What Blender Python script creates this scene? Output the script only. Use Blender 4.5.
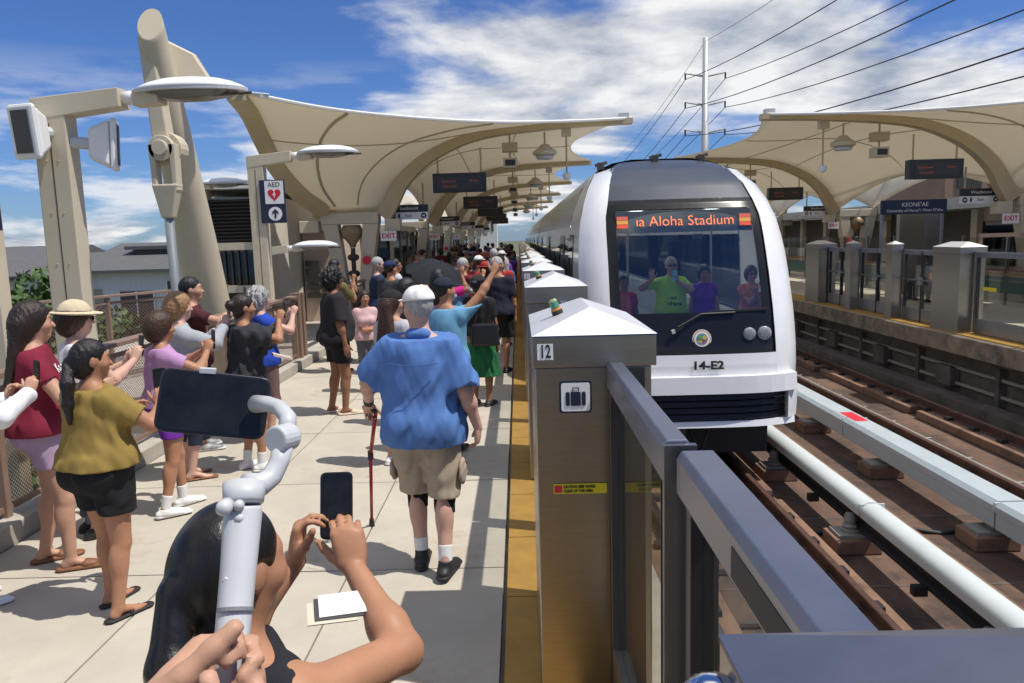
import bpy, math, random
import numpy as np
from mathutils import Vector, Matrix
R = math.radians
random.seed(7); rng = np.random.default_rng(7)
for o in list(bpy.data.objects): bpy.data.objects.remove(o)
scene = bpy.context.scene
COL = scene.collection
# ---------------------------------------------------------------- camera
FPX, ROLL, CH = 768.0, .028, 2.08
_n = math.hypot(ROLL, 1)
_d = np.array([ROLL, 1]) / _n; _r = np.array([1, -ROLL]) / _n
_vp = np.array([518 - 512, 238 - 341.5]); _u = _vp @ _r; _v = _vp @ _d
PITCH = math.atan(-_v / FPX); YAW = math.atan(_u / math.hypot(FPX, _v))
FW = np.array([-math.sin(YAW) * math.cos(PITCH), math.cos(YAW) * math.cos(PITCH), -math.sin(PITCH)])
RT = np.array([math.cos(YAW), math.sin(YAW), 0]); UP = np.cross(RT, FW)
CAMP = np.array([0, 0, CH])
def ray(x, y):
    p = np.array([x - 512, y - 341.5]); w = FW * FPX + RT * (p @ _r) - UP * (p @ _d)
    return w
def gnd(x, y, z=0): w = ray(x, y); return CAMP + w * ((z - CH) / w[2])
def atY(x, y, Y): w = ray(x, y); return CAMP + w * (Y / w[1])
def atX(x, y, X): w = ray(x, y); return CAMP + w * (X / w[0])
cam = bpy.data.cameras.new('camera'); camo = bpy.data.objects.new('camera', cam); COL.objects.link(camo)
cx = RT * _r[0] - UP * _d[0]; cy = RT * (-_r[1]) + UP * _d[1]; cz = -FW
camo.matrix_world = Matrix(((cx[0], cy[0], cz[0], 0), (cx[1], cy[1], cz[1], 0), (cx[2], cy[2], cz[2], CH), (0, 0, 0, 1)))
cam.sensor_width = 36; cam.lens = 36 * FPX / 1024; cam.clip_start = .05; cam.clip_end = 90000
scene.camera = camo
# ---------------------------------------------------------------- sky and sun
SUN = Vector((.42, -.13, .9)).normalized()
EL = math.asin(SUN.z); AZ = math.atan2(SUN.x, SUN.y)
SKYOFF, SKYT, SKYS, SKYC = (-32.75, 6.5), 1.035, .86, (.44, .64, 1.06, 1)
world = bpy.data.worlds.new('World'); scene.world = world; world.use_nodes = True
nt = world.node_tree; nt.nodes.clear(); N = nt.nodes.new; L = nt.links.new
out = N('ShaderNodeOutputWorld'); bg = N('ShaderNodeBackground'); bg.inputs[1].default_value = .1
sky = N('ShaderNodeTexSky'); sky.sky_type = 'NISHITA'; sky.sun_disc = False
sky.sun_elevation = EL; sky.sun_rotation = AZ; sky.air_density = 1.0; sky.dust_density = .3; sky.ozone_density = 2.5
tc = N('ShaderNodeTexCoord'); sp = N('ShaderNodeSeparateXYZ'); L(tc.outputs['Generated'], sp.inputs[0])
def wm(op, a, b=None, clamp=False):
    n = N('ShaderNodeMath'); n.operation = op; n.use_clamp = clamp
    for i, q in enumerate((a, b)):
        if q is None: continue
        if isinstance(q, (int, float)): n.inputs[i].default_value = q
        else: L(q, n.inputs[i])
    return n.outputs[0]
zz = wm('ADD', wm('MAXIMUM', sp.outputs[2], 0.0), .16)
cmb = N('ShaderNodeCombineXYZ'); L(wm('DIVIDE', sp.outputs[0], zz), cmb.inputs[0]); L(wm('DIVIDE', sp.outputs[1], zz), cmb.inputs[1])
def noise(scale, detail, rough, off, dist=0.):
    mp = N('ShaderNodeMapping'); L(cmb.outputs[0], mp.inputs[0]); mp.inputs['Location'].default_value = off
    n = N('ShaderNodeTexNoise'); L(mp.outputs[0], n.inputs['Vector']); n.inputs['Scale'].default_value = scale
    n.inputs['Detail'].default_value = detail; n.inputs['Roughness'].default_value = rough; n.inputs['Distortion'].default_value = dist
    return n.outputs[0]
OX, OY = SKYOFF
big = noise(.5, 1, .5, (OX, OY, 0)); det = noise(1.35, 10, .54, (OX, OY, 0), .25); det2 = noise(1.35, 6, .54, (OX - .13, OY + .10, 0), .25); fine = noise(5.0, 8, .6, (OX, OY, 3), .1)
cov = wm('ADD', wm('MULTIPLY', big, 1.25), wm('MULTIPLY', det, .75))
mr = N('ShaderNodeMapRange'); L(cov, mr.inputs[0]); mr.inputs[1].default_value = SKYT; mr.inputs[2].default_value = SKYT + .13; mr.interpolation_type = 'SMOOTHSTEP'
# low, thin bands of small clouds towards the horizon
cmb2 = N('ShaderNodeCombineXYZ'); L(wm('MULTIPLY', sp.outputs[0], 3.2), cmb2.inputs[0]); L(wm('MULTIPLY', sp.outputs[2], 16.), cmb2.inputs[1]); L(wm('MULTIPLY', sp.outputs[1], 3.2), cmb2.inputs[2])
n4 = N('ShaderNodeTexNoise'); L(cmb2.outputs[0], n4.inputs['Vector']); n4.inputs['Scale'].default_value = 1.6; n4.inputs['Detail'].default_value = 8; n4.inputs['Roughness'].default_value = .58
lo = N('ShaderNodeMapRange'); L(n4.outputs[0], lo.inputs[0]); lo.inputs[1].default_value = .47; lo.inputs[2].default_value = .64; lo.interpolation_type = 'SMOOTHSTEP'
band = N('ShaderNodeMapRange'); L(sp.outputs[2], band.inputs[0]); band.inputs[1].default_value = .22; band.inputs[2].default_value = .09
lowm = wm('MULTIPLY', wm('MULTIPLY', lo.outputs[0], band.outputs[0]), .75)
mask = wm('MAXIMUM', mr.outputs[0], lowm)
shade = N('ShaderNodeMapRange'); L(wm('ADD', wm('SUBTRACT', wm('ADD', wm('MULTIPLY', big, .9), wm('MULTIPLY', det2, 1.5)), wm('MULTIPLY', det, .75)), wm('MULTIPLY', wm('SUBTRACT', fine, .5), -.35)), shade.inputs[0])
shade.inputs[1].default_value = SKYS; shade.inputs[2].default_value = SKYS + .30; shade.inputs[3].default_value = 1; shade.inputs[4].default_value = 0
ccol = N('ShaderNodeMix'); ccol.data_type = 'RGBA'; L(shade.outputs[0], ccol.inputs[0])
ccol.inputs[6].default_value = (3.7, 4.2, 5.2, 1); ccol.inputs[7].default_value = (9.4, 9.4, 9.4, 1)
skb = N('ShaderNodeMix'); skb.data_type = 'RGBA'; skb.blend_type = 'MULTIPLY'; skb.inputs[0].default_value = 1
L(sky.outputs[0], skb.inputs[6]); skb.inputs[7].default_value = SKYC
mx = N('ShaderNodeMix'); mx.data_type = 'RGBA'; L(wm('MULTIPLY', mask, .97), mx.inputs[0]); L(skb.outputs[2], mx.inputs[6]); L(ccol.outputs[2], mx.inputs[7])
L(mx.outputs[2], bg.inputs[0]); L(bg.outputs[0], out.inputs[0])
sun = bpy.data.lights.new('sun', 'SUN'); sun.energy = 4.6; sun.angle = R(.53); sun.color = (1, .955, .88)
suno = bpy.data.objects.new('sun', sun); COL.objects.link(suno); suno.rotation_euler = SUN.to_track_quat('Z', 'Y').to_euler(); suno.location = (0, 0, 40)
vs = scene.view_settings; vs.view_transform = 'Standard'; vs.look = 'None'; vs.exposure = 0; vs.gamma = 1; vs.use_curve_mapping = False
scene.render.engine = 'CYCLES'
scene.cycles.max_bounces = 7; scene.cycles.transparent_max_bounces = 12; scene.cycles.diffuse_bounces = 3; scene.cycles.glossy_bounces = 3
# ---------------------------------------------------------------- materials
MATS = {}
def mat(name, col, rough=.6, metal=0., var=.12, scale=6., bump=0., bscale=40., sub=0., coat=0., col2=None, stretch=None, spec=.5, wear=None):
    if name in MATS: return MATS[name]
    m = bpy.data.materials.new(name); m.use_nodes = True; MATS[name] = m
    t = m.node_tree; b = t.nodes['Principled BSDF']
    b.inputs['Roughness'].default_value = rough; b.inputs['Metallic'].default_value = metal
    b.inputs['Specular IOR Level'].default_value = spec
    if coat: b.inputs['Coat Weight'].default_value = coat; b.inputs['Coat Roughness'].default_value = .08
    if sub: b.inputs['Subsurface Weight'].default_value = sub; b.inputs['Subsurface Radius'].default_value = (.012, .005, .003); b.inputs['Subsurface Scale'].default_value = 1.0
    c = tuple(col) + (1,)
    b.inputs['Base Color'].default_value = c
    tcn = t.nodes.new('ShaderNodeTexCoord'); vec = tcn.outputs['Object']
    if stretch:
        mp = t.nodes.new('ShaderNodeMapping'); mp.inputs['Scale'].default_value = stretch; t.links.new(vec, mp.inputs[0]); vec = mp.outputs[0]
    if var or col2:
        n = t.nodes.new('ShaderNodeTexNoise'); n.inputs['Scale'].default_value = scale; n.inputs['Detail'].default_value = 6; n.inputs['Roughness'].default_value = .62
        t.links.new(vec, n.inputs['Vector'])
        rp = t.nodes.new('ShaderNodeMapRange'); rp.inputs[1].default_value = .32; rp.inputs[2].default_value = .68; t.links.new(n.outputs[0], rp.inputs[0])
        mxx = t.nodes.new('ShaderNodeMix'); mxx.data_type = 'RGBA'; t.links.new(rp.outputs[0], mxx.inputs[0])
        a = tuple(q * (1 - var) for q in col); e = col2 if col2 else tuple(min(1, q * (1 + var)) for q in col)
        mxx.inputs[6].default_value = tuple(a) + (1,); mxx.inputs[7].default_value = tuple(e) + (1,)
        t.links.new(mxx.outputs[2], b.inputs['Base Color'])
        rr = t.nodes.new('ShaderNodeMapRange'); rr.inputs[3].default_value = max(.02, rough * .85); rr.inputs[4].default_value = min(1, rough * 1.15)
        t.links.new(n.outputs[0], rr.inputs[0]); t.links.new(rr.outputs[0], b.inputs['Roughness'])
        if wear:
            n3 = t.nodes.new('ShaderNodeTexNoise'); n3.inputs['Scale'].default_value = wear[1]; n3.inputs['Detail'].default_value = 8; n3.inputs['Roughness'].default_value = .7
            t.links.new(tcn.outputs['Object'], n3.inputs['Vector'])
            r3 = t.nodes.new('ShaderNodeMapRange'); r3.inputs[1].default_value = wear[2]; r3.inputs[2].default_value = wear[2] + .14; t.links.new(n3.outputs[0], r3.inputs[0])
            m3 = t.nodes.new('ShaderNodeMix'); m3.data_type = 'RGBA'; t.links.new(r3.outputs[0], m3.inputs[0]); t.links.new(mxx.outputs[2], m3.inputs[6]); m3.inputs[7].default_value = tuple(wear[0]) + (1,)
            t.links.new(m3.outputs[2], b.inputs['Base Color'])
    if bump:
        n2 = t.nodes.new('ShaderNodeTexNoise'); n2.inputs['Scale'].default_value = bscale; n2.inputs['Detail'].default_value = 4; t.links.new(vec, n2.inputs['Vector'])
        bp = t.nodes.new('ShaderNodeBump'); bp.inputs['Strength'].default_value = bump; bp.inputs['Distance'].default_value = .01
        t.links.new(n2.outputs[0], bp.inputs['Height']); t.links.new(bp.outputs[0], b.inputs['Normal'])
    return m
def glass(name, tint, refl=.12, rough=.02, boost=1.0):
    if name in MATS: return MATS[name]
    m = bpy.data.materials.new(name); m.use_nodes = True; MATS[name] = m; t = m.node_tree; t.nodes.clear()
    o = t.nodes.new('ShaderNodeOutputMaterial'); tr = t.nodes.new('ShaderNodeBsdfTransparent'); gl = t.nodes.new('ShaderNodeBsdfGlossy')
    gl.inputs['Roughness'].default_value = rough; tr.inputs[0].default_value = tuple(tint) + (1,)
    lw = t.nodes.new('ShaderNodeLayerWeight'); lw.inputs[0].default_value = .5
    pw = t.nodes.new('ShaderNodeMath'); pw.operation = 'POWER'; pw.inputs[1].default_value = 4.5; t.links.new(lw.outputs['Facing'], pw.inputs[0])
    ml = t.nodes.new('ShaderNodeMath'); ml.operation = 'MULTIPLY_ADD'; ml.inputs[1].default_value = .55 * boost; ml.inputs[2].default_value = refl; ml.use_clamp = True
    t.links.new(pw.outputs[0], ml.inputs[0])
    ms = t.nodes.new('ShaderNodeMixShader'); t.links.new(ml.outputs[0], ms.inputs[0]); t.links.new(tr.outputs[0], ms.inputs[1]); t.links.new(gl.outputs[0], ms.inputs[2]); t.links.new(ms.outputs[0], o.inputs[0])
    return m
def emit(name, col, s):
    if name in MATS: return MATS[name]
    m = bpy.data.materials.new(name); m.use_nodes = True; MATS[name] = m; b = m.node_tree.nodes['Principled BSDF']
    b.inputs['Base Color'].default_value = tuple(col) + (1,); b.inputs['Emission Color'].default_value = tuple(col) + (1,); b.inputs['Emission Strength'].default_value = s
    return m
def membrane(name, col):
    m = bpy.data.materials.new(name); m.use_nodes = True; MATS[name] = m; t = m.node_tree; b = t.nodes['Principled BSDF']; o = t.nodes['Material Output']
    b.inputs['Base Color'].default_value = tuple(col) + (1,); b.inputs['Roughness'].default_value = .55
    tl = t.nodes.new('ShaderNodeBsdfTranslucent'); tl.inputs[0].default_value = (.78, .72, .60, 1)
    ms = t.nodes.new('ShaderNodeMixShader'); ms.inputs[0].default_value = .42
    t.links.new(b.outputs[0], ms.inputs[1]); t.links.new(tl.outputs[0], ms.inputs[2]); t.links.new(ms.outputs[0], o.inputs[0])
    n = t.nodes.new('ShaderNodeTexNoise'); n.inputs['Scale'].default_value = .8; n.inputs['Detail'].default_value = 5
    tcn = t.nodes.new('ShaderNodeTexCoord'); t.links.new(tcn.outputs['Object'], n.inputs['Vector'])
    x = t.nodes.new('ShaderNodeMix'); x.data_type = 'RGBA'; t.links.new(n.outputs[0], x.inputs[0]); x.inputs[6].default_value = tuple(c * .88 for c in col) + (1,); x.inputs[7].default_value = tuple(min(1, c * 1.06) for c in col) + (1,)
    t.links.new(x.outputs[2], b.inputs['Base Color'])
    return m
# ---------------------------------------------------------------- objects
def tag(o, label=None, cat=None, group=None, kind=None):
    if label: o['label'] = label
    if cat: o['category'] = cat
    if group: o['group'] = group
    if kind: o['kind'] = kind
    return o
def wloc(o):
    v = Vector((0, 0, 0))
    while o is not None: v = v + o.location; o = o.parent
    return v
def thing(name, label, cat, loc, group=None, rz=0):
    o = bpy.data.objects.new(name, None); COL.objects.link(o); o.location = Vector([float(q) for q in loc]); o.rotation_euler = (0, 0, rz)
    o.empty_display_size = .1
    return tag(o, label, cat, group)
def link(name, me, m, parent, smooth=False):
    o = bpy.data.objects.new(name, me); COL.objects.link(o); o.parent = parent
    if m is not None and not me.materials: me.materials.append(m)
    if smooth: me.polygons.foreach_set('use_smooth', [True] * len(me.polygons))
    return o
class MB:
    def __init__(s): s.v = []; s.f = []
    def add(s, vs_, fs_):
        n = len(s.v); s.v += [tuple(float(c) for c in p) for p in vs_]; s.f += [tuple(i + n for i in f) for f in fs_]; return s
    def box(s, x0, x1, y0, y1, z0, z1):
        return s.add([(x0, y0, z0), (x1, y0, z0), (x1, y1, z0), (x0, y1, z0), (x0, y0, z1), (x1, y0, z1), (x1, y1, z1), (x0, y1, z1)],
                     [(0, 3, 2, 1), (4, 5, 6, 7), (0, 1, 5, 4), (1, 2, 6, 5), (2, 3, 7, 6), (3, 0, 4, 7)])
    def hexa(s, p): return s.add(p, [(0, 3, 2, 1), (4, 5, 6, 7), (0, 1, 5, 4), (1, 2, 6, 5), (2, 3, 7, 6), (3, 0, 4, 7)])
    def bar(s, a, b, w, h, up=(0, 0, 1)):
        a, b = Vector(a), Vector(b); d = (b - a).normalized(); u = Vector(up)
        if abs(d.dot(u)) > .99: u = Vector((0, 1, 0))
        x = d.cross(u).normalized(); z = x.cross(d).normalized(); x = x * w / 2; z = z * h / 2
        return s.hexa([a - x - z, a + x - z, b + x - z, b - x - z, a - x + z, a + x + z, b + x + z, b - x + z])
    def tube(s, pts, rad, n=10, caps=True):
        pts = [Vector(p) for p in pts]; rs = rad if isinstance(rad, (list, tuple)) else [rad] * len(pts)
        base = len(s.v); pu = None
        for i, p in enumerate(pts):
            d = (pts[min(i + 1, len(pts) - 1)] - pts[max(i - 1, 0)]).normalized()
            if pu is None: pu = d.orthogonal().normalized()
            u = (pu - d * pu.dot(d)).normalized(); pu = u; w = d.cross(u)
            for k in range(n):
                a = 2 * math.pi * k / n; s.v.append(tuple(p + (u * math.cos(a) + w * math.sin(a)) * rs[i]))
        for i in range(len(pts) - 1):
            for k in range(n):
                k2 = (k + 1) % n; s.f.append((base + i * n + k, base + i * n + k2, base + (i + 1) * n + k2, base + (i + 1) * n + k))
        if caps:
            s.f.append(tuple(base + k for k in reversed(range(n)))); s.f.append(tuple(base + (len(pts) - 1) * n + k for k in range(n)))
        return s
    def prism(s, poly, a, b, axis=1):
        n = len(poly)
        def P(q, t):
            return [(t, q[0], q[1]), (q[0], t, q[1]), (q[0], q[1], t)][axis]
        base = len(s.v); s.v += [tuple(map(float, P(q, a))) for q in poly] + [tuple(map(float, P(q, b))) for q in poly]
        s.f.append(tuple(base + i for i in range(n))); s.f.append(tuple(base + n + i for i in reversed(range(n))))
        for i in range(n): j = (i + 1) % n; s.f.append((base + j, base + i, base + n + i, base + n + j))
        return s
    def grid(s, fn, us, vs_):
        base = len(s.v); nv = len(vs_)
        for u in us:
            for v in vs_: s.v.append(tuple(float(c) for c in fn(u, v)))
        for i in range(len(us) - 1):
            for j in range(nv - 1): s.f.append((base + i * nv + j, base + (i + 1) * nv + j, base + (i + 1) * nv + j + 1, base + i * nv + j + 1))
        return s
    def lathe(s, c, prof, n=20, axis='z'):
        base = len(s.v); c = Vector(c)
        for (r_, h) in prof:
            for k in range(n):
                a = 2 * math.pi * k / n; q = (r_ * math.cos(a), r_ * math.sin(a), h)
                if axis == 'y': q = (q[0], h, q[1])
                if axis == 'x': q = (h, q[0], q[1])
                s.v.append(tuple(c + Vector(q)))
        for i in range(len(prof) - 1):
            for k in range(n): k2 = (k + 1) % n; s.f.append((base + i * n + k, base + i * n + k2, base + (i + 1) * n + k2, base + (i + 1) * n + k))
        s.f.append(tuple(base + k for k in reversed(range(n)))); s.f.append(tuple(base + (len(prof) - 1) * n + k for k in range(n)))
        return s
    def mesh(s, name, off=(0, 0, 0)):
        me = bpy.data.meshes.new(name); o = Vector(off)
        me.from_pydata([(p[0] - o.x, p[1] - o.y, p[2] - o.z) for p in s.v], [], s.f); me.validate(); me.update(); return me
    def build(s, name, m, parent=None, smooth=False, bevel=0, solid=0, base=None):
        if parent is not None: off = wloc(parent)
        elif base is not None: off = Vector(base)
        else:
            a = np.array(s.v); lo = a.min(0); hi = a.max(0); off = Vector(((lo[0] + hi[0]) / 2, (lo[1] + hi[1]) / 2, lo[2]))
        o = link(name, s.mesh(name, off), m, parent, smooth)
        if parent is None: o.location = off
        if solid: q = o.modifiers.new('s', 'SOLIDIFY'); q.thickness = solid; q.offset = 0
        if bevel: q = o.modifiers.new('b', 'BEVEL'); q.width = bevel; q.segments = 2; q.limit_method = 'ANGLE'; q.angle_limit = R(40)
        return o
def box(x0, x1, y0, y1, z0, z1): return MB().box(x0, x1, y0, y1, z0, z1)
def part(name, mb, m, parent, **k): return mb.build(name, m, parent, **k)
def copy_tree(o, parent=None):
    c = o.copy(); COL.objects.link(c); c.parent = parent
    for ch in list(o.children): copy_tree(ch, c)
    return c
def text(name, body, size, loc, right, up, m, parent, align='CENTER', ext=.001, sx=1., bold=0.):
    cu = bpy.data.curves.new(name, 'FONT'); cu.body = body; cu.size = size; cu.align_x = align; cu.align_y = 'CENTER'; cu.extrude = ext; cu.offset = bold; cu.resolution_u = 3
    tmp = bpy.data.objects.new('tmp', cu); COL.objects.link(tmp)
    dg = bpy.context.evaluated_depsgraph_get(); me = bpy.data.meshes.new_from_object(tmp.evaluated_get(dg)); bpy.data.objects.remove(tmp)
    r_ = Vector(right).normalized(); u_ = Vector(up).normalized(); n_ = r_.cross(u_)
    me.transform(Matrix.Translation(Vector(loc) - wloc(parent)) @ Matrix(((r_.x * sx, u_.x, n_.x, 0), (r_.y * sx, u_.y, n_.y, 0), (r_.z * sx, u_.z, n_.z, 0), (0, 0, 0, 1))))
    me.materials.clear(); return link(name, me, m, parent)
def disc(c, r_, right, up, n=24, th=.004):
    a = Vector(right).normalized(); b = Vector(up).normalized(); q = a.cross(b); m = MB(); c = Vector(c)
    ps = [c + (a * math.cos(2 * math.pi * k / n) + b * math.sin(2 * math.pi * k / n)) * r_ for k in range(n)]
    m.add(ps + [p - q * th for p in ps], [tuple(range(n)), tuple(reversed(range(n, 2 * n)))] + [((k + 1) % n, k, n + k, n + (k + 1) % n) for k in range(n)])
    return m
def flat(poly, c, right, up, th=.002):
    a = Vector(right).normalized(); b = Vector(up).normalized(); q = a.cross(b); c = Vector(c); n = len(poly)
    ps = [c + a * p[0] + b * p[1] for p in poly]
    return MB().add(ps + [p - q * th for p in ps], [tuple(range(n)), tuple(reversed(range(n, 2 * n)))] + [((k + 1) % n, k, n + k, n + (k + 1) % n) for k in range(n)])
# ================================================================ materials used by the place
CONC = mat('concrete_paving', (.47, .425, .35), .85, var=.10, scale=1.6, bump=.12, bscale=90, wear=((.37, .28, .19), .9, .56))
CONC2 = mat('concrete_grey', (.40, .37, .32), .9, var=.14, scale=3, bump=.25, bscale=30, wear=((.2, .16, .12), 1.6, .58))
DECK = mat('rust_stained_concrete', (.115, .068, .046), .92, var=.45, scale=2.2, bump=.35, bscale=25, stretch=(1, .35, 1), wear=((.05, .036, .03), 1.5, .50))
PLINTH = mat('rust_stained_plinth', (.21, .122, .078), .92, var=.25, scale=3, bump=.3, bscale=30, stretch=(1, .4, 1), wear=((.10, .062, .045), 2.5, .52))
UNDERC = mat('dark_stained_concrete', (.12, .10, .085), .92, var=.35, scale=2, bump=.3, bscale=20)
YEL = mat('tactile_yellow', (.42, .235, .05), .7, var=.14, scale=5, bump=.1, bscale=60, wear=((.35, .2, .07), 3, .62))
STEEL = mat('brushed_steel', (.36, .33, .295), .30, metal=1, var=.06, scale=5, bump=.05, bscale=60, stretch=(1, 1, 18))
STEELD = mat('dark_steel_frame', (.30, .30, .32), .35, metal=1, var=.08, scale=5)
RAILTOP = mat('satin_gate_rail', (.29, .295, .335), .36, metal=.85, var=.06, scale=8)
BLACK = mat('black_rubber', (.018, .018, .02), .6, var=.1)
TAN = mat('tan_painted_steel', (.56, .49, .36), .5, var=.06, scale=2.5, bump=.03, bscale=40, wear=((.40, .33, .22), 2.2, .66))
TAND = mat('tan_painted_rib', (.50, .40, .24), .55, var=.07, scale=2, wear=((.36, .28, .16), 1.5, .64))
MEMB = membrane('canopy_membrane', (.78, .73, .62))
BROWN = mat('brown_railing_paint', (.235, .155, .115), .55, var=.12, scale=6)
WHITE = mat('white_plastic', (.78, .78, .77), .35, var=.04, scale=4)
GREYP = mat('grey_plastic', (.52, .54, .56), .4, var=.05)
NAVY = mat('navy_sign', (.012, .02, .055), .4, var=.05)
SIGNB = mat('black_sign', (.02, .021, .025), .35, var=.05)
WHITEP = mat('white_print', (.82, .82, .82), .5, var=0)
REDP = mat('red_print', (.62, .02, .04), .5, var=.03)
GLASS = glass('gate_glass', (.90, .91, .89), .025)
GLASSD = glass('dark_window_glass', (.22, .27, .27), .05)
BWALL = mat('cream_wall', (.60, .55, .44), .8, var=.05, scale=1.2, bump=.05)
BWALL2 = mat('pinkish_beige_wall', (.53, .42, .33), .85, var=.06, scale=1.4)
LOUV = mat('dark_bronze_louver', (.06, .052, .045), .5, var=.1)
LED = emit('orange_led', (1, .16, .04), 2.2)
# ================================================================ platform
PX0, PX1, Y0, Y1 = -3.66, .75, -3.0, 96.0
plat = part('platform', box(PX0 - .6, PX1, Y0, Y1, -.72, -.09), CONC2, None, base=(-1.5, 0, -.72)); tag(plat, kind='structure')
xs = [-3.66, -2.26, -1.13, -.14]; y = 4.67 - 1.8 * 4; slabmesh = {}
while y < 60:
    for i in range(3):
        key = i
        if key not in slabmesh:
            w = xs[i + 1] - xs[i] - .012
            slabmesh[key] = MB().box(-w / 2, w / 2, -.894, .894, -.09, 0).mesh('paving_slab'); slabmesh[key].materials.append(CONC)
        o = link('paving_slab', slabmesh[key], None, plat); o.location = Vector(((xs[i] + xs[i + 1]) / 2, y + .9, random.uniform(-.0015, .0015))) - wloc(plat)
    y += 1.8
far = part('far_paving', box(-3.66, -.14, y, Y1, -.088, 0), CONC, plat)
ym = MB().box(-.3, .3, -.445, .445, -.088, .004).mesh('tactile_tile'); ym.materials.append(YEL)
ym2 = MB().box(-.3, .3, -.445, .445, -.088, .004)
yy = -2.5
while yy < 45:
    o = link('tactile_tile', ym, None, plat); o.location = Vector((.18, yy, 0)) - wloc(plat); yy += .9
part('far_tactile_strip', box(-.12, .48, yy - .44, Y1, -.088, .003), YEL, plat)
part('edge_beam', box(.49, .80, Y0, Y1, -.45, .002), CONC2, plat)
for ky in np.arange(Y0, 40, 2.4):
    part('kerb', box(-3.98, -3.668, ky, ky + 2.385, -.08, .15), CONC2, plat, bevel=.012)
# under-platform wall
# ================================================================ guideway between the platforms
gw = part('guideway_deck', box(.3, 9.3, -6, 130, -1.75, -1.45), DECK, None, base=(4.5, 0, -1.75)); tag(gw, kind='structure')
part('wall_under_platform', box(.3, .42, -6, 130, -1.45, -.6), UNDERC, gw)
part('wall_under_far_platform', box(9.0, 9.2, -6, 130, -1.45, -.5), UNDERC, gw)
for x in (1.56, 3.0, 6.15, 7.59):
    for ky in np.arange(-4, 70, 4.6):
        part('rail_plinth', box(x - .27, x + .27, ky, ky + 4.25, -1.449, -1.30), PLINTH, gw, bevel=.02)
RAILM = mat('rusty_rail', (.10, .05, .035), .6, metal=.4, var=.3, scale=12); RAILH = mat('worn_rail_head', (.42, .40, .38), .3, metal=1, var=.1)
clipm = MB().prism([(-.16, 0), (.16, 0), (.16, .055), (.06, .055), (.06, .02), (-.06, .02), (-.06, .055), (-.16, .055)], -.07, .07).mesh('fastener'); clipm.materials.append(BLACK)
for x, lb in ((1.56, 'rusty running rail on the side of the train by the steel door cabinets'), (3.0, 'rusty running rail beside the round white power rail cover'), (6.15, 'rusty running rail beside the pair of grey pipes'), (7.59, 'rusty running rail in the shade below the far platform')):
    t = thing('running_rail', lb, 'rail', (x, 30, -1.30), 'running rails')
    part('rail_base', MB().prism([(x - .075, -1.30), (x + .075, -1.30), (x + .02, -1.27), (x + .02, -1.19), (x - .02, -1.19), (x - .02, -1.27)], -5, 110), RAILM, t)
    part('rail_head', MB().prism([(x - .036, -1.19), (x + .036, -1.19), (x + .036, -1.155), (x + .028, -1.148), (x - .028, -1.148), (x - .036, -1.155)], -5, 110), RAILH if x in (1.56, ) else RAILM, t)
    for ky in np.arange(-4, 45, .75):
        o = link('fastener', clipm, None, t); o.location = Vector((x, ky, -1.298)) - wloc(t)
WCOV = mat('white_power_rail_cover', (.58, .62, .605), .42, var=.05, scale=3, wear=((.52, .53, .50), 2, .66)); GCOV = mat('grey_power_rail_cover', (.43, .485, .505), .38, var=.05, scale=3, wear=((.40, .44, .46), 2, .64))
INS = mat('grey_insulator', (.30, .29, .27), .5, var=.1)
def power_rail(x, ztop, m, lab, kind):
    t = thing('power_rail', lab, 'power rail', (x, 20, -1.45))
    ky = -3.7
    while ky < 60:
        e = ky + 3.86
        if kind == 'round':
            pr = [(x + .13 * math.cos(a) * 1.0, ztop - .10 + .10 * math.sin(a)) for a in np.linspace(0, math.pi, 19)] + [(x - .13, ztop - .15), (x - .115, ztop - .15), (x - .112, ztop - .09), (x + .112, ztop - .09), (x + .115, ztop - .15), (x + .13, ztop - .15)]
            part('cover_segment', MB().prism(pr, ky, e), m, t)
        else:
            w = .19
            pr = [(x - w, ztop - .12), (x - w, ztop - .05), (x - w + .05, ztop), (x + w - .05, ztop), (x + w, ztop - .05), (x + w, ztop - .12)]
            part('cover_segment', MB().prism(pr, ky, e), m, t)
            part('side_plate', box(x - w + .012, x + w - .012, ky, e, ztop - .30, ztop - .125), m, t)
        part('joint_band', box(x - .135 if kind == 'round' else x - .195, x + .135 if kind == 'round' else x + .195, e + .004, e + .03, ztop - .115, ztop - .012), GREYP, t)
        ky = e + .034
    if kind == 'round':
        part('conductor_rail', MB().prism([(x - .075, ztop - .36), (x + .075, ztop - .36), (x + .075, ztop - .33), (x + .02, ztop - .30), (x + .02, ztop - .17), (x + .07, ztop - .15), (x + .07, ztop - .10), (x - .07, ztop - .10), (x - .07, ztop - .15), (x - .02, ztop - .17), (x - .02, ztop - .30), (x - .075, ztop - .33)], -4, 70), BLACK, t)
    for ky in np.arange(-2.2, 50, 2.55):
        part('support_block', box(x - .34, x + .16, ky, ky + .42, -1.449, -1.28), PLINTH, t, bevel=.02)
        part('base_plate', box(x - .29, x - .0, ky + .06, ky + .36, -1.279, -1.245), INS, t)
        part('insulator', MB().lathe((x - .12 if kind == 'round' else x, ky + .21, -1.245), [(.10, 0), (.10, .03), (.07, .04), (.09, .07), (.06, .09), (.07, .13), (.05, .2)] if kind == 'round' else [(.10, 0), (.10, .03), (.07, .04), (.07, .1)], 12), INS, t, smooth=False)
        if kind == 'round': part('bracket', box(x - .2, x - .076, ky + 1.2, ky + 1.28, ztop - .42, ztop - .33), BLACK, t)
    return t
power_rail(3.72, -.84, WCOV, 'round white power rail cover over black conductor running beside the train', 'round')
gpr = power_rail(5.22, -.86, GCOV, 'boxy grey power rail cover in the middle of the guideway', 'box')
part('red_warning_label', box(5.12, 5.32, 11.6, 12.2, -.8598, -.857), REDP, gpr)
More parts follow.
